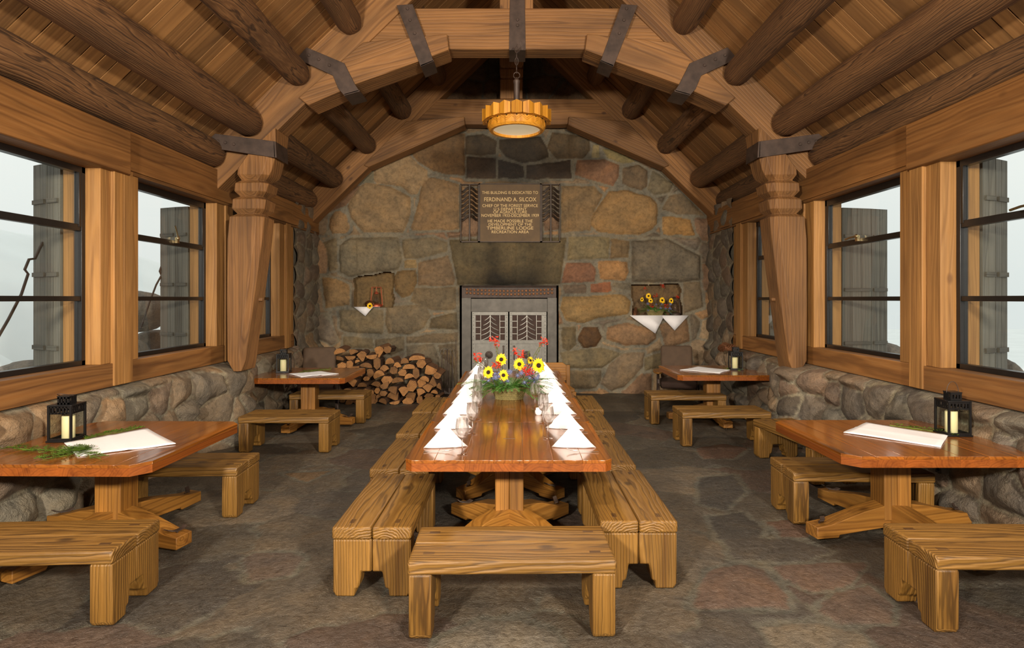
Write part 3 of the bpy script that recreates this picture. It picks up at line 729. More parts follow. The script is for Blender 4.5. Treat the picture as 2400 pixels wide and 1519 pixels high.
# carved posts: lofted sections with V-cut rings
def lerp(a, b, t): return a + (b - a) * t
PS = [ # py, left px, right px (front face), groove depth (m)
 (871,545,563,0),(846,531,570,0),(700,530,590,0),(560,531,609,0),(507,536,614,0),(499,550,603,.05),(488,541,614,0),(466,543,618,0),(458,556,606,.05),(447,547,619,0),(428,549,624,0),(420,560,612,.05),(408,554,626,0),(395,555,632,0),(356,582,642,0),(300,640,645,0)]
def carved_post(root, mirror):
    mb = MB(); v = []; f = []; k = 8
    for py, l, r, g in PS:
        xa, z = at(l, py, YT - .12); xb, _ = at(r, py, YT - .12)
        y0, y1 = YT - .12 + g, YT + .32 - g; c = min(.07, (xb - xa) * .3)
        sec = [(xa, y0 + .02), (xb - c, y0), (xb, y0 + c), (xb, y1 - c), (xb - c, y1), (xa, y1 - .02), (xa - .0, (y0+y1)/2 + .05), (xa, (y0+y1)/2 - .05)]
        for x, y in sec: v.append(((2 * X0 - x) if mirror else x, y, z))
    n = len(PS)
    for j in range(n - 1):
        for i in range(k): q = (j*k+i, (j+1)*k+i, (j+1)*k+(i+1) % k, j*k+(i+1) % k); f.append(q if not mirror else q[::-1])
    a = tuple(range(k)); b = tuple(range((n-1)*k, n*k)); f += [a if not mirror else a[::-1], b[::-1] if not mirror else b]
    mb.add(v, f, 'z'); o = mb.build('carved_post', M['truss'], root, smooth=25, bevel=.006)
    # wooden pegs on the inner side
    for py in (700, 545, 640) if False else (702,):
        x, z = at(597, py, YT); x = 2 * X0 - x if mirror else x
        MB().lathe([(.025, 0), (.025, .05), (.018, .06)], 10, T(x, YT + .1, z) @ RY(-90 if mirror else 90)).build('peg', M['truss'], o)
    return o
def strap(root, poly, Y, y0, th, mirror, wrap=None, bolts=()):
    q = mk(poly, Y, mirror); mb = MB().prism(q, y0 - th, y0, 'xz')
    if wrap: mb.prism(mk(wrap, Y, mirror), y0 - th, y0 + .36, 'xz')
    for bx, by in bolts:
        x, z = at(bx, by, Y); x = 2 * X0 - x if mirror else x
        mb.lathe([(.022, 0), (.018, .012)], 8, T(x, y0 - th, z) @ RX(90))
    return mb.build('iron_strap', M['iron'], root, bevel=.003)
for mir in (False, True):
    carved_post(tr, mir)
    strap(tr, [(480,334),(504,313),(643,331),(645,369),(634,368),(488,346)], YT - .14, YT - .125, .014, mir, [(641,331),(646,331.5),(648,370),(642,368)], [(510,331),(528,334),(548,338)])
    strap(tr, [(695,137),(718,110.5),(807,148),(831,196),(842,213),(806,223),(793,208),(780,177)], YT - .07, YT - .055, .014, mir, [(806,220),(842,210),(843,214),(806,224)], [(724,129.5),(747,139),(772,153)])
    strap(tr, [(929,12),(967,9),(1016,143),(986,156)], YT - .07, YT - .055, .014, mir, [(986,152),(1016,140),(1016.5,143),(986,156)], [(961,47),(972,78),(955,20)])
strap(tr, [(1195,-10),(1230,-10),(1232,114),(1193,114)], YT - .0, YT + .03, .014, False, [(1193,113),(1232,113),(1232,116),(1193,116)], [(1213,45),(1213,58)])

YB2 = 10.78
tb = tag(empty('roof_truss', (0, 0, 0)), 'smaller plain timber truss set against the stone gable wall', 'roof truss')
for mir in (False, True):
    rafter(tb, YB2, YB2 + .30, .43, X0 - .02, -3.72, mir)
    piece(tb, 'curved_brace', [[(852,387),(952,284),(1088,273),(1090,292),(1000,332),(863,392)]], YB2 - .05, YB2 - .05, YB2 + .28, M['truss'], mir, 24)
piece(tb, 'collar_beam', [[(1008,231),(1410,231),(1470,286),(1310,291),(1100,291),(946,284)]], YB2, YB2 + .02, YB2 + .26, M['truss'])
mb = MB(); v = []; f = []
KP = [(231,1172,1225,0),(186,1172,1225,0),(183,1176,1221,.03),(179,1172,1226,0),(162,1171,1226,0),(158,1176,1221,.03),(152,1171,1227,0),(136,1171,1227,0),(131,1175,1222,.03),(125,1170,1227,0),(40,1172,1225,0)]
for py, l, r, g in KP:
    xa, z = at(l, py, YB2); xb, _ = at(r, py, YB2)
    for x, y in ((xa, YB2 + g), (xb, YB2 + g), (xb, YB2 + .26 - g), (xa, YB2 + .26 - g)): v.append((x, y, z))
for j in range(len(KP) - 1):
    for i in range(4): f.append((j*4+i, (j+1)*4+i, (j+1)*4+(i+1) % 4, j*4+(i+1) % 4)[::-1])
f += [(0,1,2,3)[::-1], tuple(range((len(KP)-1)*4, len(KP)*4))]
mb.add(v, [q[::-1] for q in f], 'z'); mb.build('king_post', M['truss'], tb, bevel=.008)

# ---- peeled log purlins, one bay each
PUR = [(-3.77, 3.60, .175), (-3.31, 3.985, .18), (-2.705, 4.60, .17), (-2.06, 5.23, .165), (-1.42, 5.84, .16), (-.72, 6.52, .16)]
rows = ['lowest, over the wall plate', 'second up from the wall plate', 'third up from the wall plate', 'fourth up, high on the slope']
def purlin(x, z, r, y0, y1, seed, side, label, group):
    mb = MB(); v = []; f = []; n = 20; L = y1 - y0; m = int(L / .09)
    for j in range(m + 1):
        y = y0 + L * j / m; rr = r * (1 + .05 * math.sin(j * .11 + seed))
        if j == m: pass
        for i in range(n):
            a = 2 * math.pi * i / n; e = 1 + .05 * float(fbm(np.array([math.cos(a) * 1.3 + seed]), np.array([y * 1.4 + math.sin(a)]), 2.0, 3, seed)[0]) * 2
            px_, pz_ = rr * e * math.cos(a), rr * e * math.sin(a)
            # hewn flat towards the boards
            ux, uz = -side * math.sin(math.atan(SL)) * -1, math.cos(math.atan(SL))
            dd = px_ * ux + pz_ * uz; lim = r * .86
            if dd > lim: px_ -= ux * (dd - lim); pz_ -= uz * (dd - lim)
            tp = 1.0
            if j == m: tp = .88
            v.append((px_ * tp, y, pz_ * tp))
    for j in range(m):
        for i in range(n): f.append((j*n+i, (j+1)*n+i, (j+1)*n+(i+1) % n, j*n+(i+1) % n))
    f += [tuple(range(n)), tuple(range(m*n, (m+1)*n))[::-1]]
    mb.add(v, f, 'y', tone=R.uniform(.85, 1.1)); o = mb.build('log_purlin', M['log'], smooth=60); o.location = (x, 0, z)
    return tag(o, label, 'log', group)
for k, (x, z, r) in enumerate(PUR):
    for side in (-1, 1):
        xx = x if side < 0 else 2 * X0 - x; sd = 'left' if side < 0 else 'right'
        if k < 4:
            lab = 'peeled log on the near %s roof slope, %s' % (sd, rows[k]); labb = 'log behind the big truss, %s slope, %s' % (sd, rows[k])
        else:
            lab = 'peeled log near the ridge of the %s slope in front of the truss' % sd; labb = 'dark log high in the gable on the %s slope' % sd
        if k < 4: purlin(xx, z, r, YF, YT - .005, k + 3, side, lab, 'peeled log purlins')
        if k < 5: purlin(xx, z, r, YT + .35, YB2 - .005, k + 13, side, labb, 'peeled log purlins')

# ================================================================== PENDANT LAMP
def pendant(loc):
    root = tag(empty('pendant_lamp', loc), 'round carved amber wood lamp hanging on a chain from the big truss', 'ceiling lamp')
    mb = MB(); n = 18                       # upper ring of angled wooden staves
    for k in range(n):
        a0, a1, am = [2 * math.pi * (k + q) / n for q in (.0, 1.0, .5)]
        ri, ro, rp = .36, .40, .425; zt, zp, zb = .15, .168, .02
        P = []
        for (a, rr) in ((a0 + .012, ro), (am, rp), (a1 - .012, ro)): P.append((rr * math.cos(a), rr * math.sin(a)))
        Q = [(ri * math.cos(a), ri * math.sin(a)) for a in (a0 + .012, am, a1 - .012)]
        v = [(*P[0], zb+.01), (*P[1], zb - .008), (*P[2], zb+.01), (*Q[2], zb), (*Q[1], zb), (*Q[0], zb), (*P[0], zt), (*P[1], zp), (*P[2], zt), (*Q[2], zt), (*Q[1], zt), (*Q[0], zt)]
        f = [(5,4,3,2,1,0),(6,7,8,9,10,11)] + [(i, (i+1) % 6, 6 + (i+1) % 6, 6 + i) for i in range(6)]
        mb.add(v, f, 'z')
    mb.build('stave_ring', M['lampwood'], root, smooth=20)
    lo = MB(); m = 48
    lo.lathe([(.29, -.085), (.325, -.085), (.345, -.06), (.345, .04), (.36, .05), (.30, .05), (.29, -.06), (.29, -.085)], m, cap=False)
    lw = lo.build('lower_ring', M['lampwood'], root, smooth=30)
    zz = MB()
    for k in range(n):                      # carved chevrons and small openings
        a0, am, a1 = [2 * math.pi * (k + q) / n for q in (0, .5, 1)]; r = .349
        for dz in (0, -.022):
            pts = [(r*math.cos(a0), r*math.sin(a0), .03 + dz), (r*math.cos(am), r*math.sin(am), -.02 + dz), (r*math.cos(a1), r*math.sin(a1), .03 + dz)]
            zz.tube(pts, .004, 5)
    zz.build('chevron_carving', M['lampwood'], lw)
    dk = MB()
    for k in range(n):
        am = 2 * math.pi * (k + .5) / n; dk.add([(-.022, 0, .036), (.022, 0, .036), (0, 0, .008)], [(0, 1, 2)], M=RZ(math.degrees(am) + 90) @ T(0, -.352, 0))
    dk.build('opening', M['dark'], lw, solid=.004)
    MB().lathe([(.292, -.055), (.292, -.045)], 40).build('diffuser', M['shade'], root)
    MB().lathe([(.36, .10), (.36, .11), (.03, .17), (.03, .2)], 24).build('top_plate', M['iron'], root)
    st = MB(); st.lathe([(.036, .19), (.036, .50), (.042, .51), (.042, .535), (.03, .545), (.018, .57)], 16); st.build('stem', M['iron'], root)
    ch = MB()
    def ring(c, r, ry, rot):
        pts = [(math.cos(t*math.pi/8) * r, 0, math.sin(t*math.pi/8) * ry) for t in range(17)]
        ch.tube([tuple(T(*c) @ RZ(rot) @ Vector(p)) for p in pts], .006, 5)
    ring((0, 0, .60), .038, .038, 0)
    z = .60 + .065
    for k in range(4): ring((0, 0, z + .03), .02, .045, 90 if k % 2 == 0 else 0); z += .076
    ch.tube([(0, 0, .62), (0, 0, .98)], .004, 5); ch.tube([(.05, 0, 1.02), (.055, .01, .96), (.03, .02, .9), (.0, .02, .87)], .004, 5)
    ch.build('chain', M['iron'], root)
    return root
pendant((0.015, 7.2, 3.93))

# ================================================================== FURNITURE
def bench(L=1.1, d=.48, H=.42, lt=.12, seedtone=None):
    """plank bench: two-board seat, slab legs with a notched foot, parts at the origin"""
    root = empty('wooden_bench', (0, 0, 0)); root['category'] = 'bench'; root['group'] = 'plank benches'
    th = .075; mb = MB()
    mb.box(-L/2, L/2, -d/2, -.002, H - th, H, 'x'); mb.box(-L/2, L/2, .002, d/2, H - th, H, 'x')
    seat = mb.build('seat', M['bench'], root, bevel=.014, seg=3)
    for sx in (-1, 1):
        for sy in (-1, 1): MB().box(sx*(L/2-.10)-.03, sx*(L/2-.10)+.03, sy*d*.29-.014, sy*d*.29+.014, H - .01, H + .0012).build('tenon', M['peg'], seat)
    for sx in (-1, 1):
        x0 = sx * (L/2 - .005) - (lt if sx > 0 else 0); lg = MB(); w = d/2 - .005; h = H - th
        for sy in (-1, 1):
            p = [(0.002, .15), (.062, .15), (.078, .055), (.10, .045), (.105, .0), (w - .02, 0), (w, .03), (w, h), (.002, h)]
            lg.prism([(sy * a, b) for a, b in p], x0, x0 + lt, 'yz', 'z')
        lg.build('leg', M['bench'], root, bevel=.010, seg=2)
    return root
b0 = bench()
BEN = [ # x, y, rotation, length, label
 (-.02, 3.33, 1.0, 1.0, 'pale worn bench across the near end of the long table'),
 (-.865, 4.09, 90, 1.0, 'nearest bench on the left side of the long table, with swirling grain'),
 (-.94, 5.29, 90, .98, 'second bench from the front along the left side of the long table'),
 (-.98, 6.53, 90, .98, 'third bench from the front along the left side of the long table'),
 (-1.02, 7.70, 90, .98, 'farthest bench on the left side of the long table'),
 (.765, 4.19, 90, 1.0, 'nearest bench on the right side of the long table'),
 (.76, 5.41, 90, .98, 'second bench from the front along the right side of the long table'),
 (.80, 6.67, 90, .98, 'third bench from the front along the right side of the long table'),
 (.86, 7.84, 90, .98, 'farthest bench on the right side of the long table'),
 (-2.76, 3.42, 3, 1.0, 'large worn bench in front of the near left side table'),
 (-2.83, 5.02, 2, 1.0, 'bench behind the near left side table, partly hidden by its top'),
 (-2.70, 7.08, 0, .96, 'yellowish bench in front of the far left side table'),
 (-2.71, 8.68, 0, .98, 'dark bench behind the far left side table near the woodpile'),
 (2.80, 3.37, -1, 1.0, 'golden smooth bench in front of the near right side table'),
 (2.76, 4.88, -2, 1.0, 'yellow bench tucked under the far edge of the near right side table'),
 (3.02, 6.22, 97, 1.0, 'brown bench turned lengthwise between the two right side tables'),
 (2.56, 7.36, 0, .98, 'bench in front of the far right side table'),
 (2.47, 8.62, 0, .98, 'dark bench behind the far right side table, below the brown cushion'),
]
for k, (x, y, rz, sc, lab) in enumerate(BEN):
    o = b0 if k == 0 else dup(b0)
    fin(o, lab, (x, y, .004), rz); o.scale = (sc, 1, 1)

def table(L=1.36, D=1.19, H=.74, ch=.045, armrot=45, armlen=.62, tag_=''):
    """square varnished table: board top with clipped corners, double post, crossed feet"""
    root = empty('pedestal_table', (0, 0, 0)); root['category'] = 'table'
    th = .075; tp = MB(); n = 7; bw_ = (L - .0) / n
    out = [(-L/2 + ch, -D/2), (L/2 - ch, -D/2), (L/2, -D/2 + ch), (L/2, D/2 - ch), (L/2 - ch, D/2), (-L/2 + ch, D/2), (-L/2, D/2 - ch), (-L/2, -D/2 + ch)]
    # boards run along Y, clipped to the outline
    def clip(poly, a, b):
        for (sgn, lim) in ((1, a), (-1, -b)):
            o = []; m = len(poly)
            for i in range(m):
                p, q = poly[i], poly[(i+1) % m]; dp, dq = sgn*p[0] - lim, sgn*q[0] - lim
                if dp >= 0: o.append(p)
                if (dp > 0) != (dq > 0) and dp != dq:
                    t = dp / (dp - dq); o.append((p[0] + (q[0]-p[0])*t, p[1] + (q[1]-p[1])*t))
            poly = o
        return poly
    for k in range(n):
        q = clip(out, -L/2 + k*bw_, -L/2 + (k+1)*bw_)
        if len(q) > 2: tp.prism(q, H - .022, H, 'xy', 'y', tone=R.uniform(.9, 1.06))
    top = tp.build('tabletop', M['top'], root, bevel=.003)
    ed = MB(); ins = [(x * .998, y * .998) for x, y in out]
    for k in range(n):
        q = clip(ins, -L/2 + k*bw_, -L/2 + (k+1)*bw_)
        if len(q) > 2: ed.prism(q, H - th, H - .021, 'xy', 'y', tone=R.uniform(.85, 1.15))
    e = ed.build('edge_band', M['edge'], top)
    wd = MB()
    for sy in (0,): wd.box(-.045, .045, -.006, .006, H - .01, H + .0012)
    wd.build('wedge', M['peg'], top)
    pd = MB(); pd.box(-.105, -.0005, -.09, .09, .12, H - th, 'z'); pd.box(.0005, .105, -.09, .09, .12, H - th, 'z')
    pd.build('pedestal', M['ped'], root, bevel=.006)
    for k in range(4):
        a = armrot + k * 90; fm = MB(); w = .065
        p = [(.06, .07), (armlen - .2, .045), (armlen - .19, .025), (armlen, .03), (armlen, .115), (armlen - .12, .125), (.3, .20), (.06, .24)]
        v = MB(); fm.prism(p, -w, w, 'xz', 'x', M=RZ(a)); fo = fm.build('foot', M['ped'], root, bevel=.005)
        ir = MB(); ir.tube([(armlen - .07, 0, 0.002), (armlen - .07, 0, .13)], .008, 6, M=RZ(a))
        ir.strip([(armlen-.13, -.045, .150), (armlen-.115, -.02, .135), (armlen-.08, 0, .132), (armlen-.06, .03, .14), (armlen-.05, .05, .158)], .04, .006, (1, 0, 0), M=RZ(a))
        ir.build('leveller', M['iron'], fo)
    return root
t0 = table()
TB = [ # x, y, L, D, rot
 (-.045, 4.44, 1.0, 1.0, 0, 'nearest section of the long table, in front of the joint'),
 (-.045, 5.63, 1.0, 1.0, 0, 'second section of the long table, between the joint and the flower basket'),
 (-.045, 6.82, 1.0, 1.0, 0, 'third section of the long table, under the flower basket and behind it'),
 (-.045, 8.01, 1.0, 1.0, 0, 'farthest section of the long table, next to the fireplace'),
 (-2.985, 4.41, .93, 1.12, -14, 'near left side table with a lantern and green sprays'),
 (-2.93, 8.40, .96, 1.0, -10, 'far left side table in front of the woodpile'),
 (2.885, 4.53, .97, 1.0, 15, 'near right side table with a lantern and a runner'),
 (2.90, 8.70, .96, 1.0, 45, 'far right side table beside the carved post'),
]
for k, (x, y, sx, sy, ar, lab) in enumerate(TB):
    if k == 0: o = t0
    elif k == 4: o = table(armrot=-15, armlen=.70, ch=.09)
    elif k == 6: o = table(armrot=12, armlen=.72, ch=.09); t6 = o
    elif k in (5, 7): o = table(armrot=-8 if k == 5 else 0, armlen=.68, ch=.06)
    else: o = dup(t0)
    fin(o, lab, (x, y, .004)); o.scale = (sx, sy, 1); o['group'] = 'sections of the long table' if k < 4 else 'side tables'
    if k == 4: o.rotation_euler.z = rad(-1)

# ---- chairs: dining chair at the far head of the long table, two iron and wood lounge chairs
root = tag(empty('wooden_chair', (.62, 8.98, .004), 8), 'wooden chair with a slatted back at the far end of the long table', 'chair')
mb = MB(); mb.box(-.24, .24, -.22, .24, .40, .45, 'x'); mb.build('seat', M['ped'], root, bevel=.008)
for sx in (-1, 1):
    for sy, h in ((-1, .40), (1, .76)):
        MB().box(sx*.23-.03, sx*.23+.03, sy*.2-.03, sy*.2+.03, 0, h, 'z').build('leg', M['ped'], root, bevel=.006)
mb = MB(); mb.prism([(-.2, .52), (.2, .52), (.2, .76), (.14, .80), (-.14, .80), (-.2, .76)], .17, .21, 'xz', 'x'); mb.build('backrest', M['ped'], root, bevel=.008)
def lounge(loc, rz, lab, flip=1):
    root = tag(empty('lounge_chair', loc, rz), lab, 'lounge chair', 'iron lounge chairs by the back wall')
    c = MB(); c.box(-.30, .30, -.30, .28, .30, .42, 'x'); c.build('seat_cushion', M['cushiond'], root, bevel=.045, seg=4)
    bmx = T(0, .26, .38) @ RX(-16)
    c = MB(); c.box(-.27, .27, -.0, .12, .02, .62, 'x', M=bmx); c.build('back_cushion', M['cushion'], root, bevel=.05, seg=4)
    fr = MB()
    for s in (-1, 1):
        fr.strip([(s*.33, -.42, .01), (s*.33, -.40, .25), (s*.33, -.36, .46), (s*.33, -.2, .545)], .03, .008, (1, 0, 0))
        fr.strip([(s*.33, -.34 + .28*math.cos(t), .20 + .20*math.sin(t)) for t in [q*.4 for q in range(17)]], .03, .008, (1, 0, 0))
        fr.strip([(s*.33, .38, .01), (s*.33, .30, .3), (s*.33, .26, .5), (s*.33, .10, .56)], .03, .008, (1, 0, 0))
    fr.tube([(-.33, -.3, .27), (.33, -.3, .27)], .012); fr.tube([(-.33, .25, .28), (.33, .25, .28)], .012)
    fr.build('iron_frame', M['iron'], root)
    for s in (-1, 1):
        a = MB(); a.prism([(s*.33 + .085*math.cos(t), -.10 + .30*math.sin(t)) for t in [q*math.pi/8 for q in range(16)]], .555, .58, 'xy', 'y'); a.build('armrest', M['ped'], root, bevel=.006)
    return root
lounge((2.76, 10.0, .004), -12, 'iron and wood lounge chair with brown cushions behind the far right table')
lounge((-3.25, 9.66, .004), 14, 'iron and wood lounge chair with brown cushions between left wall and woodpile')

# ================================================================== TABLE SETTINGS
HT = .745
def tab_pt(px, py): return floor_pt(px, py, HT)
def napkin():
    root = empty('folded_napkin', (0, 0, 0)); root['category'] = 'napkin'; root['group'] = 'folded white napkins on the long table'
    def tent(k, mbn, z0):
        L = Vector((-.150*k, .0, z0)); Rr = Vector((.150*k, .0, z0)); A = Vector((.004, .055, .152*k + z0)); B = Vector((0, .20*k, z0)); F0 = Vector((0, -.012*k, z0))
        v = []; f = []; n = 8
        ring = [L, L.lerp(F0, .55) + Vector((0, -.008, 0)), F0, Rr.lerp(F0, .55) + Vector((0, -.008, 0)), Rr, Rr.lerp(B, .5) + Vector((.02, 0, 0)), B, L.lerp(B, .5) + Vector((-.02, 0, 0))]
        for p in ring: v.append(tuple(p))
        for p in ring: v.append(tuple(p.lerp(A, .5) + Vector((0, 0, -.004))))
        for p in ring: v.append(tuple(p.lerp(A, .93)))
        v.append(tuple(A))
        for j in range(2):
            for i in range(n): f.append((j*n+i, j*n+(i+1) % n, (j+1)*n+(i+1) % n, (j+1)*n+i))
        for i in range(n): f.append((2*n+i, 2*n+(i+1) % n, 3*n))
        mbn.add(v, f, tone=1)
    mb = MB(); tent(1.0, mb, .004); mb.build('cloth', M['linen'], root, smooth=30, solid=.004)
    mb = MB(); tent(1.04, mb, .0015); o = mb.build('lower_fold', M['linen'], root, smooth=30, solid=.003); o.location = (.004, .006, -.0005); o.scale = (1, 1, .8)
    return root
def glass():
    g = MB(); g.lathe([(.036, 0), (.036, .0025), (.012, .006), (.0045, .012), (.004, .095), (.010, .104), (.030, .118), (.043, .145), (.047, .175), (.043, .21), (.037, .245), (.0355, .245), (.0415, .21), (.0455, .175), (.0415, .146), (.029, .120), (.003, .108)], 28, cap=False)
    o = g.build('wine_glass', M['crystal'], smooth=60); o['category'] = 'wine glass'; o['group'] = 'wine glasses along the long table'; return o
def fork():
    o = MB(); n = 8
    o.strip([(-.10, 0, .004), (-.04, 0, .003), (.03, 0, .005), (.05, 0, .010)], .009, .002, (0, 1, 0))
    o.strip([(.048, 0, .010), (.062, 0, .010), (.075, 0, .012)], .024, .0018, (0, 1, 0))
    for k in range(4): o.strip([(.073, (k-1.5)*.007, .012), (.10, (k-1.5)*.007, .018), (.118, (k-1.5)*.006, .026)], .003, .0015, (0, 1, 0))
    q = o.build('fork', M['silver']); q['category'] = 'fork'; q['group'] = 'forks beside the napkins'; return q
nap = napkin(); gl = glass(); fk = fork(); first = [1, 1, 1]
order = ['nearest', 'second', 'third', 'fourth', 'fifth', 'sixth', 'seventh', 'farthest']
for s, sd in ((-1, 'left'), (1, 'right')):
    for k, y in enumerate((4.17, 4.77, 5.36, 5.95, 6.54, 7.13, 7.72, 8.30)):
        x = (-.50 if s < 0 else .405) + R.uniform(-.012, .012)
        o = nap if first[0] else dup(nap); first[0] = 0
        fin(o, 'folded white napkin, %s from the front in the %s row' % (order[k], sd), (x, y, HT), R.uniform(-8, 8) + (6 if s < 0 else -4))
        o.scale = (1.0, 1, R.uniform(.95, 1.06))
        gx = (-.36, -.335, -.335, -.37, -.40, -.40, -.42, -.42)[k] if s < 0 else (.0, .245, .235, .19, .2, .2, .2, .2)[k]
        gy = (3.985, 4.58, 5.14, 5.75, 6.30, 6.95, 7.55, 8.12)[k] if s < 0 else (0, 4.43, 4.97, 5.66, 6.3, 6.95, 7.55, 8.1)[k]
        if gy and not (s > 0 and k in (4,)):
            o = gl if first[1] else dup(gl); first[1] = 0
            fin(o, 'empty wine glass, %s from the front in the %s row' % (order[k], sd), (gx, gy, HT), R.uniform(0, 60))
        if k < 6:
            o = fk if first[2] else dup(fk); first[2] = 0
            fin(o, 'steel fork beside the %s napkin of the %s row' % (order[k], sd), ((-.53 if s < 0 else .47), y - .13, HT + .001), 2 if s < 0 else 178)
# small white cream jug among the right glasses
j = MB().lathe([(.022, 0), (.03, .01), (.032, .035), (.024, .05), (.026, .06), (.023, .06), (.021, .05), (.028, .034), (.026, .01)], 18, cap=False).build('cream_jug', plain('white_china', srgb(244, 242, 240), .2, coat=.4), smooth=60)
x, y = tab_pt(1262, 972); fin(j, 'small white china jug between the right glasses', (x, y, HT), cat='jug')

# ---- runners (flat folded white napkins)
def runner(pts, lab, H=HT + .002):
    q = [tab_pt(*p) for p in pts]; cx = sum(p[0] for p in q) / 4; cy = sum(p[1] for p in q) / 4; mb = MB(); n = 14
    a, b, c, d = [Vector((p[0] - cx, p[1] - cy, 0)) for p in q]; v = []; f = []
    for i in range(n + 1):
        for k in range(n + 1):
            u, w = i / n, k / n; p = (a.lerp(b, u)).lerp(d.lerp(c, u), w); z = .003 + .0035 * math.exp(-((u - .5) / .03) ** 2) + .002 * math.sin(u * 9 + w * 5)
            v.append((p.x, p.y, z))
    for i in range(n):
        for k in range(n): f.append((i*(n+1)+k, (i+1)*(n+1)+k, (i+1)*(n+1)+k+1, i*(n+1)+k+1))
    mb.add(v, f, tone=1); o = mb.build('table_runner', M['linen'], solid=.005); o.location = (cx, cy, H)
    return tag(o, lab, 'napkin', 'flat white napkins on the side tables')
runner([(150,1040),(345,1006),(412,1042),(182,1071)], 'flat white napkin under green sprays on the near left table')
runner([(1977,1015),(2031,992),(2222,1022),(2205,1049)], 'flat folded white napkin on the near right table')
runner([(676,877),(753,871),(794,877),(706,884)], 'flat white napkin on the far left table')
runner([(1593,868),(1637,860),(1712,868),(1687,875)], 'flat white napkin on the far right table')

# ---- lanterns with candles
def lantern():
    root = empty('metal_lantern', (0, 0, 0)); root['category'] = 'lantern'; root['group'] = 'black lanterns on the side tables'
    w = .078
    MB().box(-w - .014, w + .014, -w - .014, w + .014, 0, .012).build('base', M['black'], root, bevel=.002)
    p = MB()
    for sx in (-1, 1):
        for sy in (-1, 1): p.box(sx*w - .007, sx*w + .007, sy*w - .007, sy*w + .007, .012, .272)
    for sgn in (-1, 1): p.box(-w, w, sgn*w-.006, sgn*w+.006, .012, .026); p.box(sgn*w-.006, sgn*w+.006, -w, w, .012, .026)
    p.build('corner_post', M['black'], root)
    h = MB()
    def slotted(x, z0, z1, n, top):                                    # band with cut slots
        for s in (-1, 1):
            for hor in (0, 1):
                def bx(a, b, c, d): (h.box(a, b, s*x-.003, s*x+.003, c, d) if hor else h.box(s*x-.003, s*x+.003, a, b, c, d))
                bx(-x, x, z0, z0 + .012); bx(-x, x, z1 - .012, z1); m = n * 2 + 1; q = 2 * x / m
                for k in range(0, m, 2): bx(-x + k*q, -x + (k+1)*q, z0, z1)
    slotted(w, .205, .262, 6, 1)
    h.build('slotted_band', M['black'], root)
    MB().box(-w-.008, w+.008, -w-.008, w+.008, .262, .272).build('roof', M['black'], root, bevel=.002)
    h = MB(); slotted(.040, .272, .325, 3, 1); h.box(-.044, .044, -.044, .044, .325, .333); h.build('chimney', M['black'], root)
    for s in (-1, 1):
        MB().box(-w, w, s*w-.0015, s*w+.0015, .026, .205).build('glass_pane', M['pane'], root); MB().box(s*w-.0015, s*w+.0015, -w, w, .026, .205).build('glass_pane', M['pane'], root)
    MB().tube([(.045*math.cos(t), 0, .325 + .085*math.sin(t)) for t in [q*math.pi/12 for q in range(13)]], .0025, 6).build('handle', M['iron'], root)
    return root
l0 = lantern()
cd = MB().lathe([(.040, 0), (.042, .002), (.042, .165), (.038, .170), (.012, .166), (.0, .165)], 24).build('pillar_candle', M['candle'], smooth=50)
cd['category'] = 'candle'; cd['group'] = 'ivory candles in the lanterns'
LN = [(-3.35, 4.40, 4, .0, 'black slotted lantern with its handle folded down on the near left table', 62),
      (3.40, 4.58, -3, .0, 'black lantern with its ring handle upright on the near right table', 0),
      (-3.31, 8.42, 8, .0, 'small looking black lantern on the far left table', 0),
      (3.27, 8.75, -6, .0, 'small looking black lantern on the far right table', 30)]
for k, (x, y, rz, _, lab, fold) in enumerate(LN):
    o = l0 if k == 0 else dup(l0); fin(o, lab, (x, y, HT), rz)
    c = cd if k == 0 else dup(cd); fin(c, 'ivory pillar candle inside the lantern on the %s table' % ('near left', 'near right', 'far left', 'far right')[k], (x + (.01 if k == 0 else -.01), y, HT + .0125))
    LN_objs = LN_objs + [o] if k else [o]
for k, o in enumerate(LN_objs):
    for q in o.children:
        if q.name.startswith('handle') and k != 1:
            a = rad(72); q.rotation_euler.x = a; q.location = (0, math.sin(a) * .325, .325 * (1 - math.cos(a)) + .004)

# ---- cedar sprays
def spray(name, pts, L, n, seed, lab, spread=.5, mat='cedar', cat='cedar sprig', group='cedar sprays on the side tables'):
    """flat fan of scaly twigs following pts (world, on the table)"""
    rr = random.Random(seed); mb = MB(); base = Vector(pts[0]); c0 = Vector((base.x, base.y, 0)); P = [Vector(p) - base for p in pts]
    mb.tube(P, .0025, 5)
    def leafy(p, d, ln, z):
        side = Vector((-d.y, d.x, 0)); m = max(4, int(ln / .012)); pr = p
        for i in range(m):
            t = i / m; q = p + d * ln * t + side * math.sin(t * 3 + seed) * .01; q.z = z + .004 * math.sin(i)
            for s in (-1, 1):
                l = ln * .27 * (1 - t * .6) + .007; e = q + (d * .75 + side * s * .75).normalized() * l; e.z = z + rr.uniform(-.001, .010)
                w = .0055; a = q + side * w * .5 - d * w; b = q - side * w * .5 + d * w; mid = q.lerp(e, .55) + d * w
                mb.add([tuple(a), tuple(b), tuple(mid), tuple(e)], [(0, 1, 2), (0, 2, 3), (2, 1, 0), (3, 2, 0)])
    for i in range(n):
        t = (i + .5) / n; k = t * (len(P) - 1); a = int(k); p = P[a].lerp(P[min(a+1, len(P)-1)], k - a); d = (P[min(a+1, len(P)-1)] - P[a]).normalized()
        an = (1 if i % 2 else -1) * spread * rr.uniform(.6, 1.3); dd = Vector((d.x*math.cos(an) - d.y*math.sin(an), d.x*math.sin(an) + d.y*math.cos(an), 0))
        leafy(p, dd, L * rr.uniform(.6, 1.1) * (1 - .4 * t), .006 + rr.uniform(0, .012))
    o = mb.build(name, M[mat]); o.location = base; return tag(o, lab, cat, group)
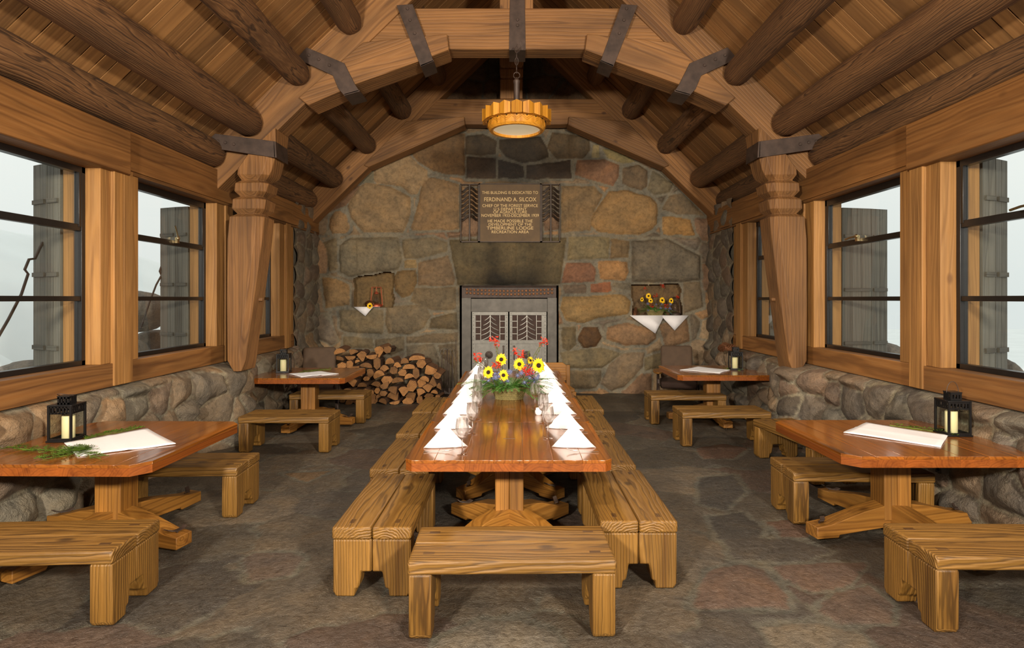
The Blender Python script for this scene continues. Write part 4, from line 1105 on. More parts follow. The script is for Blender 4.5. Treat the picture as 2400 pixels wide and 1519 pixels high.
def P3(pp, z=HT + .004): return [(*tab_pt(*p), z) for p in pp]
spray('cedar_sprig', P3([(228,1052),(160,1056),(90,1056),(30,1052)]), .16, 26, 1, 'long cedar sprig pointing to the left edge of the near left table', .7)
spray('cedar_sprig', P3([(215,1050),(160,1068),(100,1078)]), .15, 20, 2, 'cedar sprig spread below the lantern toward the table front', .8)
spray('cedar_sprig', P3([(160,1052),(200,1066),(235,1076)]), .13, 18, 3, 'cedar sprig over the front corner of the white napkin', .8)
spray('cedar_sprig', P3([(190,1036),(230,1022),(280,1014),(325,1004)]), .11, 26, 4, 'cedar sprig along the back edge of the near left napkin', .55)
spray('cedar_sprig', P3([(2085,998),(2140,1005),(2190,1012),(2235,1024)]), .07, 22, 5, 'thin cedar sprig beside the lantern on the near right table', .5)
spray('cedar_sprig', P3([(700,874),(740,869),(775,866)]), .10, 12, 6, 'cedar sprig behind the napkin on the far left table', .6)
spray('cedar_sprig', P3([(1690,866),(1715,866),(1735,869)]), .09, 10, 7, 'cedar sprig at the lantern foot on the far right table', .6)

# ================================================================== FLOWERS AND BASKETS
def basket(loc, a, b, h, lab, s=1.0):
    """oval wicker basket"""
    root = tag(empty('wicker_basket', loc), lab, 'basket'); n = 36; mb = MB()
    for r in range(int(h / .011) + 1):                                   # weavers in and out of the stakes
        z = r * .011 + .005; t = z / h; k = .78 + .22 * t; v = []
        for i in range(n * 2 + 1):
            an = math.pi * i / n; e = .004 * (1 if (i + r) % 2 else -1)
            v.append(((a*k + e) * math.cos(an), (b*k + e) * math.sin(an), z))
        mb.tube(v, .0052, 5)
    mb.build('weave', M['wicker'], root, smooth=60)
    rm = MB(); rm.tube([(a * 1.02 * math.cos(math.pi*i/20), b * 1.02 * math.sin(math.pi*i/20), h + .008) for i in range(41)], .010, 6); rm.build('rim', M['wicker'], root, smooth=60)
    MB().lathe([(.001, .004), (1, .004), (1, .02), (.001, .02)], 24, SCL(a*.76, b*.76, 1)).build('base', M['wicker'], root)
    return root
def sunflower(r=.06, n=17):
    root = empty('sunflower', (0, 0, 0)); root['category'] = 'sunflower'; mb = MB()
    for lay, (rr, k, lift) in enumerate(((r, n, 0), (r * .86, n, .006))):
        for i in range(k):
            a = 2 * math.pi * (i + .5 * lay) / k + R.uniform(-.06, .06); l = rr * R.uniform(.84, 1.12); w = r * .15; z1 = R.uniform(-.006, .012)
            q = [(r*.30, -w*.5, lift), (r*.30, w*.5, lift), (l*.72, w, lift + .008), (l*.72, -w, lift + .008), (l, 0, z1 + lift), ((r*.3+l)/2, 0, lift + .012)]
            mb.add(q, [(0, 1, 5), (1, 2, 5), (2, 4, 5), (4, 3, 5), (3, 0, 5)], M=RZ(math.degrees(a)))
    mb.build('petals', M['yellow'], root, smooth=60)
    MB().lathe([(r*.30, -.006), (r*.33, .008), (r*.22, .018), (r*.1, .014), (.0005, .014)], 18).build('disc', M['disc'], root, smooth=60)
    MB().tube([(0, 0, -.004), (0, 0, -.02), (0, .01, -.05)], [.007, .005, .004], 6).build('stem', M['stem'], root)
    return root
SF = [None]
def put_sun(x, y, z, r, tilt, yaw, lab, group, base=None):
    if SF[0] is None: SF[0] = sunflower(); o = SF[0]
    else: o = dup(SF[0])
    fin(o, lab, (x, y, z), group=group); s = r / .06; o.scale = (s, s, s); o.rotation_euler = (rad(90 - tilt), 0, rad(yaw))
    for c in o.children:
        if c.name.startswith('stem'): c.name = 'stem'
    if base:
        mb = MB(); b = Vector(base) - Vector((x, y, z)); m = Matrix.LocRotScale(Vector((x, y, z)), o.rotation_euler, o.scale).inverted()
        st = [c for c in o.children if c.name.startswith('stem')][0]
        pts = [Vector((x, y, z)) + Vector((0, .012, -.003)), Vector((x, y + .03, z - .03)), Vector(base)]
        mb.tube([tuple(m @ p) for p in pts], .004 / s, 6); nd = mb.build('stem', M['stem']); st.data = nd.data; bpy.data.objects.remove(nd)
    return o
def crocosmia(x, y, z, base, seed, lab, group, s=1.0):
    rr = random.Random(seed); root = tag(empty('red_flower', (x, y, z)), lab, 'red flower', group); mb = MB()
    for i in range(15):
        c = Vector((rr.uniform(-.042, .042), rr.uniform(-.02, .02), rr.uniform(-.04, .035))) * s
        for k in range(5):
            a = rr.uniform(0, 6.28); e = rr.uniform(-.6, .9); d = Vector((math.cos(a)*math.cos(e), math.sin(a)*math.cos(e), math.sin(e))); u = d.cross(Vector((0, 0, 1))).normalized() * .009 * s
            l = .032 * s
            mb.add([tuple(c), tuple(c + d*l*.5 + u), tuple(c + d*l), tuple(c + d*l*.5 - u)], [(0, 1, 2, 3)])
    mb.build('blossoms', M['red'], root)
    b = Vector(base) - Vector((x, y, z)); mb = MB(); mb.tube([(0, 0, 0), tuple(b * .4 + Vector((.01, 0, .01))), tuple(b)], .0022, 5); mb.build('stem', M['stem'], root); return root
def thistle_bm():
    mb = MB(); mb.ell((0, 0, 0), (.011, .011, .015), 8, 6)
    for k in range(22):
        a = 6.283 * k / 22; e = (.25, -.1, .5)[k % 3]; d = Vector((math.cos(a)*math.cos(e), math.sin(a)*math.cos(e), math.sin(e))); u = Vector((-math.sin(a), math.cos(a), 0)) * .0028
        mb.add([tuple(u), tuple(-u), tuple(d * .034)], [(0, 1, 2)])
    for k in range(3): mb.tube([(0, 0, -.012), (.002, .002, -.09)], .002, 4)
    return mb
TH = [None]
def put_thistle(x, y, z, rot, lab, group, s=1.0):
    if TH[0] is None: o = TH[0] = thistle_bm().build('thistle', M['thistle'], smooth=60); o['category'] = 'thistle'
    else: o = dup(TH[0])
    fin(o, lab, (x, y, z), group=group); o.rotation_euler = [rad(a) for a in rot]; o.scale = (s, s, s)
def frond(P0, d, ln, droop, seed, mb, w=.03):
    """feathery fern frond"""
    rr = random.Random(seed); p = Vector(P0); d = Vector(d).normalized(); m = 18; prev = p; pts = [p]
    for i in range(m):
        d = (d + Vector((0, 0, -droop / m))).normalized(); q = prev + d * ln / m; pts.append(q)
        s = d.cross(Vector((0, 0, 1))).normalized(); t = i / m; l = w * math.sin(math.pi * (t * .85 + .12)) + .004
        for sg in (-1, 1):
            e = q + s * sg * l + d * l * .6 + Vector((0, 0, rr.uniform(-.004, .006))); k = d * .0062
            mb.add([tuple(q - k), tuple(q + k), tuple(e)], [(0, 1, 2)])
        prev = q
    mb.tube(pts, .0018, 4)
def arrangement(bx, by, bz, dome, fr_n, fr_len, group, where, seed, s=1.0):
    """leafy filling of a basket: individual fronds"""
    rr = random.Random(seed)
    for i in range(fr_n):
        a = 2 * math.pi * (i + rr.uniform(-.3, .3)) / fr_n; mb = MB(); c, q = math.cos(a), math.sin(a)
        frond((0, 0, 0), (c, q * .75, rr.uniform(.25, 1.0)), fr_len * rr.uniform(.75, 1.15) * (1 + .6 * abs(c)), rr.uniform(.7, 1.4), seed + i, mb, .034 * s)
        o = mb.build('fern_frond', M['green']); o.location = (bx + c * dome * .35, by + q * dome * .22, bz); tag(o, 'green fern frond in %s' % where, 'fern frond', group)
# long table centrepiece
BX, BY, BZ = -.065, 6.20, HT
basket((BX, BY, BZ), .178, .12, .115, 'oval wicker basket of sunflowers on the long table')
def cp(px, py, Y): return at(px, py, Y)
grp = 'sunflowers in the long table basket'
for (px, py, r, Y, tilt, yaw, lab) in [(1175,843,.066,6.18,18,-6,'topmost sunflower of the long table basket'), (1217,854,.066,6.14,12,4,'middle sunflower of the long table basket'), (1262,857,.078,6.10,14,16,'largest sunflower, right edge of the long table basket'),
     (1145,873,.066,6.08,16,-18,'leftmost sunflower of the long table basket'), (1180,880,.060,6.03,20,0,'lowest sunflower of the long table basket'), (1243,845,.042,6.26,10,20,'small half-hidden sunflower behind the largest one')]:
    x, z = cp(px, py, Y); put_sun(x, Y, z, r, tilt, yaw, lab, grp, (BX + (x - BX) * .4, BY + .02, BZ + .1))
for k, (px, py, Y, s, lab) in enumerate([(1158,798,6.22,.9,'tall red flower rising in front of the left fireplace door'), (1165,812,6.22,.6,'lower red blossoms on the tall left stem'), (1273,801,6.25,.9,'tall red flower rising on the right of the basket'), (1216,829,6.2,1.1,'red flower behind the middle sunflower'),
     (1120,838,6.18,1.0,'red flower leaning out at the left of the basket'), (1163,856,6.12,.9,'red flower between the left sunflowers'), (1230,868,6.02,1.1,'red flower below the right sunflowers'), (1245,873,6.0,.6,'small red blossoms at the right front of the basket')]):
    x, z = cp(px, py, Y); crocosmia(x, Y, z, (BX + (x - BX) * .3, BY, BZ + .1), k, lab, 'red flowers in the long table basket', s * 1.1)
rr = random.Random(4)
for k in range(22):
    px = rr.uniform(1140, 1262); py = rr.uniform(876, 902) - 8 * (1 - abs(px - 1200) / 60)
    Y = rr.uniform(5.98, 6.12); x, z = cp(px, py, Y); put_thistle(x, Y, z, (rr.uniform(20, 80), rr.uniform(-30, 30), rr.uniform(0, 360)), 'blue thistle head low in the long table basket', 'thistles in the long table basket', 1.15)
arrangement(BX, BY - .02, BZ + .10, .34, 64, .25, 'fern fronds in the long table basket', 'the basket on the long table', 50)
arrangement(BX, BY, BZ + .13, .24, 40, .17, 'fern fronds in the long table basket', 'the basket on the long table', 150)
def sprigs(px0, py0, px1, py1, Y, lab, seed):
    x0, z0 = cp(px0, py0, Y); x1, z1 = cp(px1, py1, Y); mb = MB(); mb.tube([(0, 0, 0), ((x1-x0)*.4, 0, (z1-z0)*.6), (x1-x0, 0, z1-z0)], .003, 5); rr = random.Random(seed)
    for i in range(9):
        t = .45 + .55 * i / 9; c = Vector(((x1-x0)*t, 0, (z1-z0)*t)); mb.ell(tuple(c + Vector((rr.uniform(-.012, .012), 0, rr.uniform(-.008, .012)))), (.007, .005, .006), 6, 4)
    o = mb.build('seed_sprig', M['stem']); o.location = (x0, Y, z0); tag(o, lab, 'sprig', 'bare sprigs in the long table basket')
sprigs(1238, 880, 1268, 806, 6.2, 'bare sprig arching to the right from the basket', 1); sprigs(1170, 880, 1163, 812, 6.2, 'bare sprig standing up at the left of the basket', 2); sprigs(1150, 885, 1108, 842, 6.16, 'bare sprig leaning left from the basket', 3); sprigs(1235, 880, 1240, 822, 6.22, 'bare brownish sprig right of the middle', 4)

# ---- niche displays
ZN = NL[2]; ZR = NR[2]
def cloth(name, pts_top, tips, Y0, Yf, z, lab):
    """white napkin on a ledge with hanging pointed corners"""
    mb = MB(); x0, x1 = pts_top
    mb.add([(x0, Yf, z), (x1, Yf, z), (x1 - .05, Y0, z), (x0 + .05, Y0, z)], [(0, 1, 2, 3)])
    for (a, b, tx, tz) in tips:
        m = (a + b) / 2
        mb.add([(a, Yf, z), (m, Yf - .012, z), (b, Yf, z), (tx, Yf - .012, tz), ((a+tx)/2, Yf - .004, (z+tz)/2), ((b+tx)/2, Yf - .010, (z+tz)/2), (tx, Yf - .018, (z + tz)/2)],
               [(0, 4, 6, 1), (1, 6, 5, 2), (4, 3, 6), (6, 3, 5)])
    o = mb.build(name, M['linen'], smooth=60, solid=.004); return tag(o, lab, 'napkin')
YN = YB - .085
xa, _ = bw(833, 0); xb, _ = bw(877, 0); xt, zt = bw(860, 742)
cloth('niche_cloth', (xa, bw(893, 0)[0]), [(xa, xb, xt, zt + .01)], YB + .20, YN - .02, ZN + .012, 'white napkin corner hanging from the left wall niche')
xa, xm, xb = bw(1474, 0)[0], bw(1553, 0)[0], bw(1609, 0)[0]
cloth('niche_cloth', (xa, xb), [(xa, xm, bw(1532, 0)[0], bw(0, 781)[1]), (xm - .06, xb, bw(1577, 0)[0], bw(0, 774)[1])], YB + .20, YN - .03, ZR + .012, 'white napkin with two hanging points on the right wall niche')
def copper_lantern(loc, lab, mat, s=1.0):
    root = tag(empty('oil_lantern', loc), lab, 'oil lantern'); root.scale = (s, s, s)
    MB().lathe([(.10, 0), (.105, .02), (.09, .045), (.05, .055)], 20).build('font', mat, root, smooth=50)
    MB().lathe([(.035, .06), (.062, .11), (.055, .17), (.035, .22), (.034, .22), (.053, .17), (.060, .11), (.033, .06)], 20, cap=False).build('globe', M['crystal'], root, smooth=60)
    fr = MB()
    for sx in (-1, 1): fr.tube([(sx*.105, 0, .02), (sx*.082, 0, .30), (sx*.08, 0, .345)], .008, 6)
    fr.tube([(-.084, 0, .345), (.084, 0, .345)], .007, 6); fr.tube([(0, 0, .345), (0, 0, .26)], .006, 6); fr.build('frame', mat, root)
    MB().lathe([(.012, .22), (.038, .225), (.03, .25), (.012, .27)], 14).build('cap', mat, root); return root
x, _ = bw(881, 0); copper_lantern((x, YB + .05, ZN + .016), 'copper oil lantern in the left wall niche', M['copper'], 1.08)
x, _ = bw(1588, 0); copper_lantern((x - .02, YB + .10, ZR + .016), 'dark oil lantern in the right wall niche', M['iron'], 1.0)
def pinecone():
    mb = MB(); n = 0
    for j in range(11):
        t = j / 10; r = .036 * math.sin(math.pi * (t * .8 + .17)); z = .11 * t
        for i in range(9):
            a = 2 * math.pi * (i / 9 + j * .618 / 2); c, s = math.cos(a), math.sin(a)
            mb.add([(c*r*.4 - s*.007, s*r*.4 + c*.007, z), (c*r*.4 + s*.007, s*r*.4 - c*.007, z), (c*(r+.012) + s*.008, s*(r+.012) - c*.008, z + .012), (c*(r+.016), s*(r+.016), z + .019), (c*(r+.012) - s*.008, s*(r+.012) + c*.008, z + .012)], [(0, 1, 2, 3, 4), (4, 3, 2, 1, 0)])
    mb.lathe([(.02, 0), (.028, .05), (.008, .11)], 8); o = mb.build('pinecone', M['cone']); o['category'] = 'pinecone'; o['group'] = 'pinecones'; return o
pc = pinecone()
PCN = [((bw(857, 0)[0], YB + .01, ZN + .065), (90, 0, 60), 1.5, 'big pinecone lying in the left wall niche'),
       ((bw(1486, 0)[0], YB - .05, ZR + .02), (0, 12, 20), 1.2, 'upright pinecone at the left end of the right niche'),
       ((3.30, 9.55, .99), (80, 0, 20), 1.3, 'left pinecone on the stone ledge below the far right window'),
       ((3.38, 9.42, .99), (75, 0, 110), 1.3, 'middle pinecone on the stone ledge'), ((3.46, 9.50, 1.0), (60, 30, 200), 1.2, 'right pinecone on the stone ledge')]
for k, (loc, rot, s, lab) in enumerate(PCN):
    o = pc if k == 0 else dup(pc); fin(o, lab, loc); o.rotation_euler = [rad(a) for a in rot]; o.scale = (s,) * 3
x, z = bw(870, 717); put_sun(x - .0, YB - .10, z, .062, 8, 10, 'single cut sunflower in the left wall niche', 'sunflower in the left niche')
# right niche basket
RX_, RY_ = bw(1536, 0)[0], YB + .03
basket((RX_, RY_, ZR + .016), .165, .10, .09, 'low wicker basket of sunflowers in the right wall niche')
grp = 'sunflowers in the niche basket'
for (px, py, r, tilt, yaw, lab) in [(1520,694,.058,10,-8,'topmost sunflower in the right niche'), (1525,705,.050,20,0,'sunflower just below the topmost one in the right niche'), (1552,704,.062,12,8,'middle sunflower in the right niche'), (1573,705,.055,10,14,'right sunflower in the right niche'), (1505,702,.045,12,-50,'leftmost sunflower in the right niche')]:
    x, z = at(px, py, RY_ - .08); put_sun(x, RY_ - .08, z, r, tilt, yaw, lab, grp, (RX_ + (x - RX_) * .3, RY_, ZR + .09))
for k, (px, py, s, lab) in enumerate([(1552,670,.9,'tall red flower at the top of the right niche'), (1512,676,.6,'faint red flower at the upper left of the right niche'), (1536,693,.9,'red flower between the niche sunflowers'), (1527,716,.8,'low red flower left of the niche basket centre'), (1562,718,.9,'low red flower at the right of the niche basket'), (1588,697,.9,'red flower beside the dark niche lantern')]):
    x, z = at(px, py, RY_ - .05); crocosmia(x, RY_ - .05, z, (RX_ + (x - RX_) * .3, RY_, ZR + .09), 30 + k, lab, 'red flowers in the right niche', s)
for k in range(12):
    px = rr.uniform(1502, 1575); py = rr.uniform(712, 730); x, z = at(px, py, RY_ - .1); put_thistle(x, RY_ - .10, z, (rr.uniform(20, 80), 0, rr.uniform(0, 360)), 'blue thistle head in the right niche basket', 'thistles in the niche basket')
arrangement(RX_, RY_ - .03, ZR + .09, .28, 26, .17, 'fern fronds in the niche basket', 'the basket of the right niche', 90)

# ================================================================== FIREPLACE
fy = YB + .02
fp = tag(empty('fireplace_surround', (0, fy, 0)), 'steel fireplace surround with two tree-patterned doors', 'fireplace')
def wb_(x0, x1, y0, y1, yb, d=.05, **k):
    a, z1 = at(x0, y0, fy); b, z0 = at(x1, y1, fy); return dict(x0=a, x1=b, z0=z0, z1=z1)
def plate(mb, px0, px1, py0, py1, yf, yd=.03, **k):
    a, z1 = at(px0, py0, fy); b, z0 = at(px1, py1, fy); mb.box(a, b, yf, yf + yd, max(z0, 0), z1, **k)
ZF = 925
for q0, q1 in ((1082, 1104), (1283, 1305)):
    mb = MB(); plate(mb, q0, q1, 698, ZF, 0, .06); mb.build('jamb', M['steel'], fp, bevel=.004)
mb = MB(); plate(mb, 1104, 1283, 700, 731, .02, .04); mb.build('lintel', M['steel'], fp, bevel=.004)
mb = MB(); plate(mb, 1082, 1304, 671, 698, .03, .03); mb.build('curtain_box', M['iron'], fp)
mb = MB(); a, _ = at(1090, 0, fy); b, _ = at(1298, 0, fy); _, z0 = at(0, 694, fy); _, z1 = at(0, 678, fy)
for r in range(2):
    for k in range(24):
        x = a + (b - a) * (k + .5) / 24; sag = .03 * (2 * (k / 23) - 1) ** 2
        zc = z0 + (z1 - z0) * (r + .5) / 2 + sag; mb.box(x - .022, x + .022, -.005, .03, zc - .022, zc + .022)
mb.build('curtain_chain', M['rust'], fp, bevel=.006)
mb = MB(); mb.tube([(a - .05, .0, z1 + .055), (b + .05, .0, z1 + .055)], .018, 8); mb.build('curtain_rail', M['iron'], fp)
def tree(mb, cx, top, bot, hw, n, y, r, thick=.006):
    """stylised conifer of swept iron branches; px units"""
    x, zt = at(cx, top, fy); _, zb = at(cx, bot, fy); w = hw / F * fy
    mb.box(x - thick, x + thick, y - .006, y, zb, zt)
    for k in range(n):
        z0 = zt - (zt - zb) * (k) / n; dz = (zt - zb) / n * 1.55
        for s in (-1, 1):
            ww = w * (.62 + .38 * min(1, k / 2.5))
            pts = [(x + s * ww * t, y - .004, z0 - dz * (.25 * t + .55 * t ** .6) * (1 - .15 * t) ) for t in (0, .2, .45, .7, 1)]
            pts = [(p[0], p[1], max(p[2], zb)) for p in pts]
            mb.tube(pts, [r * .7, r, r * 1.2, r, r * .5], 5)
for (l, r_, side) in ((1106, 1191, 'left'), (1194, 1281, 'right')):
    gx0, gx1 = (1115, 1183) if side == 'left' else (1201, 1269)
    dr = MB()
    plate(dr, l, r_, 731, 739, 0, .02); plate(dr, l, gx0, 739, ZF, 0, .02); plate(dr, gx1, r_, 739, ZF, 0, .02); plate(dr, l, r_, 797, 806, -.004, .024)
    d = dr.build('door', M['steelb'], fp, bevel=.003)
    q = MB(); plate(q, gx0, gx1, 806, ZF, .004, .014); q.build('lower_panel', M['steelb'], d)
    q = MB(); plate(q, gx0, gx1, 739, 797, .02, .004); q.build('mesh_pane', M['brown'], d)
    q = MB(); w = gx1 - gx0
    for fx in (.17, .83): plate(q, gx0 + w*fx - .5, gx0 + w*fx + .5, 739, 797, .006, .008)
    for fy_ in (.24, .49, .75):
        plate(q, gx0, gx0 + w*.17, 739 + 58*fy_ - .5, 739 + 58*fy_ + .5, .006, .008); plate(q, gx0 + w*.83, gx1, 739 + 58*fy_ - .5, 739 + 58*fy_ + .5, .006, .008)
    tree(q, (gx0 + gx1) / 2, 739, 797, w * .31, 5, .008, .006); q.build('tree_grille', M['grille'], d)
    q = MB()
    for k in range(14):
        for ex in (l + 3.5, r_ - 3.5): x, z = at(ex, 735 + k * 9, fy); q.lathe([(.007, 0), (.004, .006)], 6, T(x, -.002, z) @ RX(90))
    q.build('rivet', M['iron'], d)
    kx = 1146 if side == 'left' else 1234; x, z = at(kx, 832, fy)
    q = MB().lathe([(.075, 0), (.07, .008), (.05, .010), (.045, .03), (.02, .035), (.0, .035)], 24, T(x, .0, z) @ RX(90)); q.build('draught_knob', M['iron'], d, smooth=40)
    hx = 1180 if side == 'left' else 1205; x, z = at(hx, 812, fy); q = MB(); q.lathe([(.02, 0), (.02, .012)], 12, T(x, -.004, z) @ RX(90)); q.strip([(x, -.02, z), (x, -.03, z - .1), (x, -.02, z - .25)], .025, .008, (1, 0, 0)); q.build('door_handle', M['iron'], d)
# bronze plaque
pq = tag(empty('wall_plaque', (0, YB - .12, 0)), 'bronze dedication plaque with two iron tree panels above the fireplace', 'plaque')
py_ = YB - .12
def pp(px, py): return at(px, py, py_)
mb = MB(); (a, z1), (b, z0) = pp(1125, 432), pp(1266, 566); mb.box(a, b, 0, .03, z0, z1); mb.build('plate', M['bronze'], pq, bevel=.003)
mb = MB()
for (x0, x1, y0, y1) in ((1122,1125.5,430,568),(1265.5,1269,430,568),(1122,1269,430,432.5),(1122,1269,565.5,568)):
    (a, z1), (b, z0) = pp(x0, y0), pp(x1, y1); mb.box(a, b, -.008, .03, z0, z1)
mb.build('border', M['reliefm'], pq)
def relief(x0, x1):
    rl = MB(); 
    for (a0, a1, c0, c1) in ((x0, x0+2, 431, 568), (x1-2, x1, 431, 568), (x0, x1, 431, 433), (x0, x1, 565, 568)):
        (a, z1), (b, z0) = pp(a0, c0), pp(a1, c1); rl.box(a, b, .005, .03, z0, z1)
    cx = (x0 + x1) / 2; (x, zt), (_, zb) = pp(cx, 433), pp(cx, 566); rl.box(x - .014, x + .014, .0, .03, zb, zt)
    hw = (x1 - x0) / 2 / F * py_ - .01
    for k in range(7):
        z0 = zt - .02 - k * .088
        for s in (-1, 1):
            for dz in (0, -.03): rl.tube([(x, .01, z0 + dz), (x + s*hw*.35, .0, z0 - .035 + dz), (x + s*hw*.7, .0, z0 - .09 + dz), (x + s*hw, .008, z0 - .105 + dz)], [.006, .011, .012, .005], 5)
    rl.build('tree_panel', M['reliefm'], pq)
relief(1079, 1122); relief(1269, 1313)
TX = [('THIS BUILDING IS DEDICATED TO', 452, 131, 6.6), ('FERDINAND A. SILCOX', 468, 122, 9.3), ('CHIEF OF THE FOREST SERVICE', 482.5, 130, 6.8), ('U S DEPARTMENT', 490.5, 77, 6.2), ('OF AGRICULTURE', 497.5, 79, 6.4),
      ('NOVEMBER 1933-DECEMBER 1939', 505.5, 134, 6.8), ('HE MADE POSSIBLE THE', 518.5, 105, 6.6), ('DEVELOPMENT OF THE', 526.5, 101, 6.2), ('TIMBERLINE LODGE', 535, 109, 7.4), ('RECREATION AREA', 544, 87, 6.6)]
for t, yc, wpx, hpx in TX:
    cu = bpy.data.curves.new('lettering', 'FONT'); cu.body = t; cu.align_x = 'CENTER'; cu.align_y = 'CENTER'; cu.extrude = .003; cu.size = 1
    o = bpy.data.objects.new('lettering', cu); COL.objects.link(o); cu.materials.append(M['letter']); bpy.context.view_layer.update()
    w, h = o.dimensions.x, o.dimensions.y; W_, H_ = wpx / F * py_, hpx / F * py_
    x, z = pp(1195.5, yc); me = bpy.data.meshes.new_from_object(o.evaluated_get(bpy.context.evaluated_depsgraph_get())); bpy.data.objects.remove(o); o = bpy.data.objects.new('lettering', me); COL.objects.link(o); o.scale = (W_ / w, H_ / h, 1); o.rotation_euler = (rad(90), 0, 0); o.location = (x, -.004, z); o.parent = pq

# ---- fire tools on a stand
ft = tag(empty('fire_tool_stand', (at(1048, 0, 10.75)[0], 10.75, .0)), 'iron fire tools hanging from a stand with scrolled top left of the fireplace', 'fire tools')
mb = MB(); mb.lathe([(.14, 0), (.14, .02), (.02, .03), (.012, .05), (.012, .88)], 12); mb.tube([(.16, 0, 0), (.16, 0, 1.05)], .006, 6); mb.build('stand', M['iron'], ft)
mb = MB()
for a, l in ((-.11, .12), (-.05, .08), (.06, .10), (.12, .14)): mb.strip([(0, 0, .86), (a*.5, -.02, .90), (a, -.03, .87), (a*1.25, -.03, .87 - l)], .02, .006, (0, 1, 0))
mb.build('scroll', M['steel'], ft)
for k, x in enumerate((-.09, -.03, .04, .10)):
    mb = MB(); mb.tube([(x, -.03, .78), (x, -.03, .15)], .008, 6); mb.box(x - .035, x + .035, -.04, -.025, .06, .17); mb.build('tool', M['iron'], ft)

# ================================================================== FIREWOOD
FW = [(600,270,190,135,0),(800,285,170,90,3),(765,375,160,120,1),(585,375,200,110,3),(935,350,170,160,1),(865,420,80,75,2),(1085,360,180,120,0),(1190,285,160,190,2),(1320,250,130,120,3),(1345,420,140,170,0),(1165,450,130,190,3),
 (1000,480,190,130,3),(640,490,150,110,2),(750,470,130,130,1),(835,515,140,75,1),(1055,610,130,160,3),(1180,610,180,190,0),(1255,530,150,180,1),(1400,560,130,120,3),(1455,480,120,150,2),(1565,415,130,160,3),(1745,370,260,130,0),(1630,500,200,135,0),
 (1815,460,160,145,1),(1535,590,140,120,1),(1630,640,150,135,2),(1735,600,120,170,3),(1940,550,220,150,2),(2045,630,130,190,0),(1870,680,160,130,0),(1310,700,180,130,1),(1455,700,190,140,3),(1155,760,150,150,3),(1275,790,140,160,3),(1680,790,170,190,1),
 (1810,750,160,130,2),(1985,735,130,170,3),(1915,820,170,125,1),(1400,850,170,125,3),(1555,865,180,150,2),(1800,880,140,120,1),(1410,940,210,145,3),(1670,950,180,150,3),(1110,985,120,180,1),(1250,1010,130,140,3),(1430,1040,170,85,0),(1610,1015,180,125,2),
 (1790,990,100,140,1),(1255,900,130,90,3),(2010,875,110,95,2),(1925,935,160,80,3),(2080,790,75,160,3),(1075,885,120,80,1),(1165,860,90,95,2),(2060,945,80,60,1),(1000,680,110,70,1),(1175,940,80,100,3),
 (740,1025,120,100,1),(655,1010,100,100,3),(620,600,140,120,1),(760,610,150,120,3),(890,600,140,110,0),(940,770,150,120,3),(800,740,150,120,1),(650,730,150,110,3),(880,900,150,120,3),(990,880,120,110,1),(980,1010,140,110,3),(860,1030,130,90,3),(720,880,150,130,1)]
words_ = ['orange', 'pale', 'brown', 'dark']
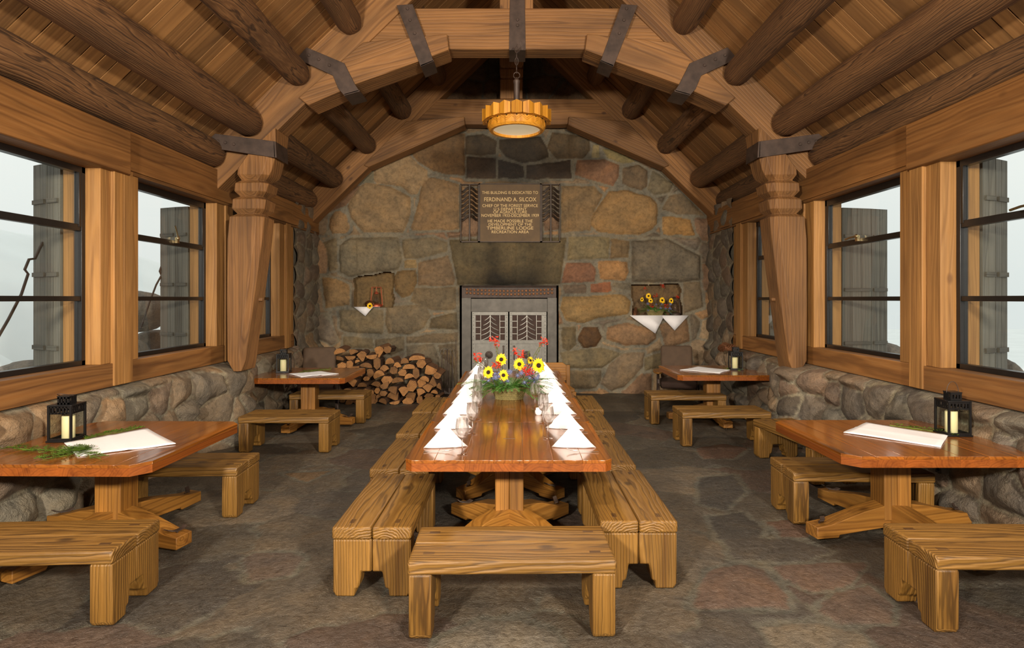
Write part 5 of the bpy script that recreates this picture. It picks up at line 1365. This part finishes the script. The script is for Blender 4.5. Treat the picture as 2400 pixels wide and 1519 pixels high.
def firewood(k, cx, cy, w, h, kind):
    rr = random.Random(k * 7 + 1); px, py = 700 + cx / 6.3158, 780 + cy / 6.3158
    back = .0 + max(0, (py - 800)) * -.0; Y = 9.96 + rr.uniform(0, .14) + max(0, (900 - py)) * .0016
    x, z = at(px, py, Y); sx, sz = w / 6.3158 / F * Y * .5, h / 6.3158 / F * Y * .5; n = 9
    shape = rr.choice(('half', 'wedge', 'quad')) if kind != 0 else 'half'
    if shape == 'half': pts = [(math.cos(t), math.sin(t) * 1.0 - .15) for t in [math.pi * q / 7 for q in range(8)]] ; pts = [(a, b * 1.1 - .35) for a, b in pts]
    elif shape == 'wedge': pts = [(-1, .35), (-.6, .75), (0, .95), (.6, .8), (1, .4), (.15, -1), (-.1, -1)]
    else: pts = [(-.95, -.3), (-.35, -.95), (.75, -.75), (1, .25), (.45, .95), (-.5, .85)]
    a0 = rr.uniform(-.5, .5) + (math.pi if rr.random() < .35 else 0); c, s_ = math.cos(a0), math.sin(a0)
    q = []
    for (a, b) in pts:
        a *= rr.uniform(.9, 1.06); b *= rr.uniform(.9, 1.06); q.append(((a*c - b*s_) * sx * .98, (a*s_ + b*c) * sz * .98))
    L = rr.uniform(.38, .44); m = len(q); mb = MB(); tn = {0: 1.05, 1: .98, 2: 1.18, 3: .62}[kind] * rr.uniform(.92, 1.08)
    tw = Matrix.Identity(4) @ RZ(rr.uniform(-9, 9)) @ RX(rr.uniform(-5, 5))
    v = [(a, 0, b) for a, b in q] + [(a * .92, L, b * .92) for a, b in q]
    if sum(q[i][0]*q[(i+1) % m][1] - q[(i+1) % m][0]*q[i][1] for i in range(m)) < 0: v = v[:m][::-1] + v[m:][::-1]
    mb.add(v, [tuple(range(m))], 'y', M=tw, tone=tn, mi=0)
    mb.add(v, [(i, m + i, m + (i+1) % m, (i+1) % m) for i in range(m)], 'y', M=tw, tone=tn * .9, mi=1)
    mb.add(v, [tuple(range(m, 2*m))[::-1]], 'y', M=tw, tone=tn, mi=0)
    o = mb.build('firewood_log', [M['fire'], M['bark']], bevel=.004, smooth=20); o.location = (x, Y, z); return o
rowy = lambda cy: 'top row' if cy < 350 else 'upper part' if cy < 560 else 'middle' if cy < 780 else 'lower part' if cy < 930 else 'bottom row'
for k, (cx, cy, w, h, kd) in enumerate(FW):
    o = firewood(k, cx, cy, w, h, kd)
    col = ['broad orange split log', 'tan split log', 'pale yellow split log', 'dark brown split log'][kd]
    pos = 'at the left end' if cx < 900 else 'left of the middle' if cx < 1250 else 'near the middle' if cx < 1600 else 'right of the middle' if cx < 1850 else 'at the right end'
    fw_lab = '%s %s of the woodpile, %s' % (col, pos, rowy(cy)); tag(o, fw_lab, 'firewood', fw_lab)
# small wall outlet under the near right table
x, y = 3.42, 4.72
ol = tag(empty('wall_outlet', (x, y, .46), -90), 'grey metal outlet box on the stones under the near right table', 'outlet')
MB().box(-.035, .035, -.03, .03, -.06, .06).build('cover_plate', M['steel'], ol, bevel=.003)
for dz in (-.028, .028): MB().lathe([(.014, 0), (.014, .004)], 12, T(0, -.03, dz) @ RX(90)).build('socket', M['dark'], ol)
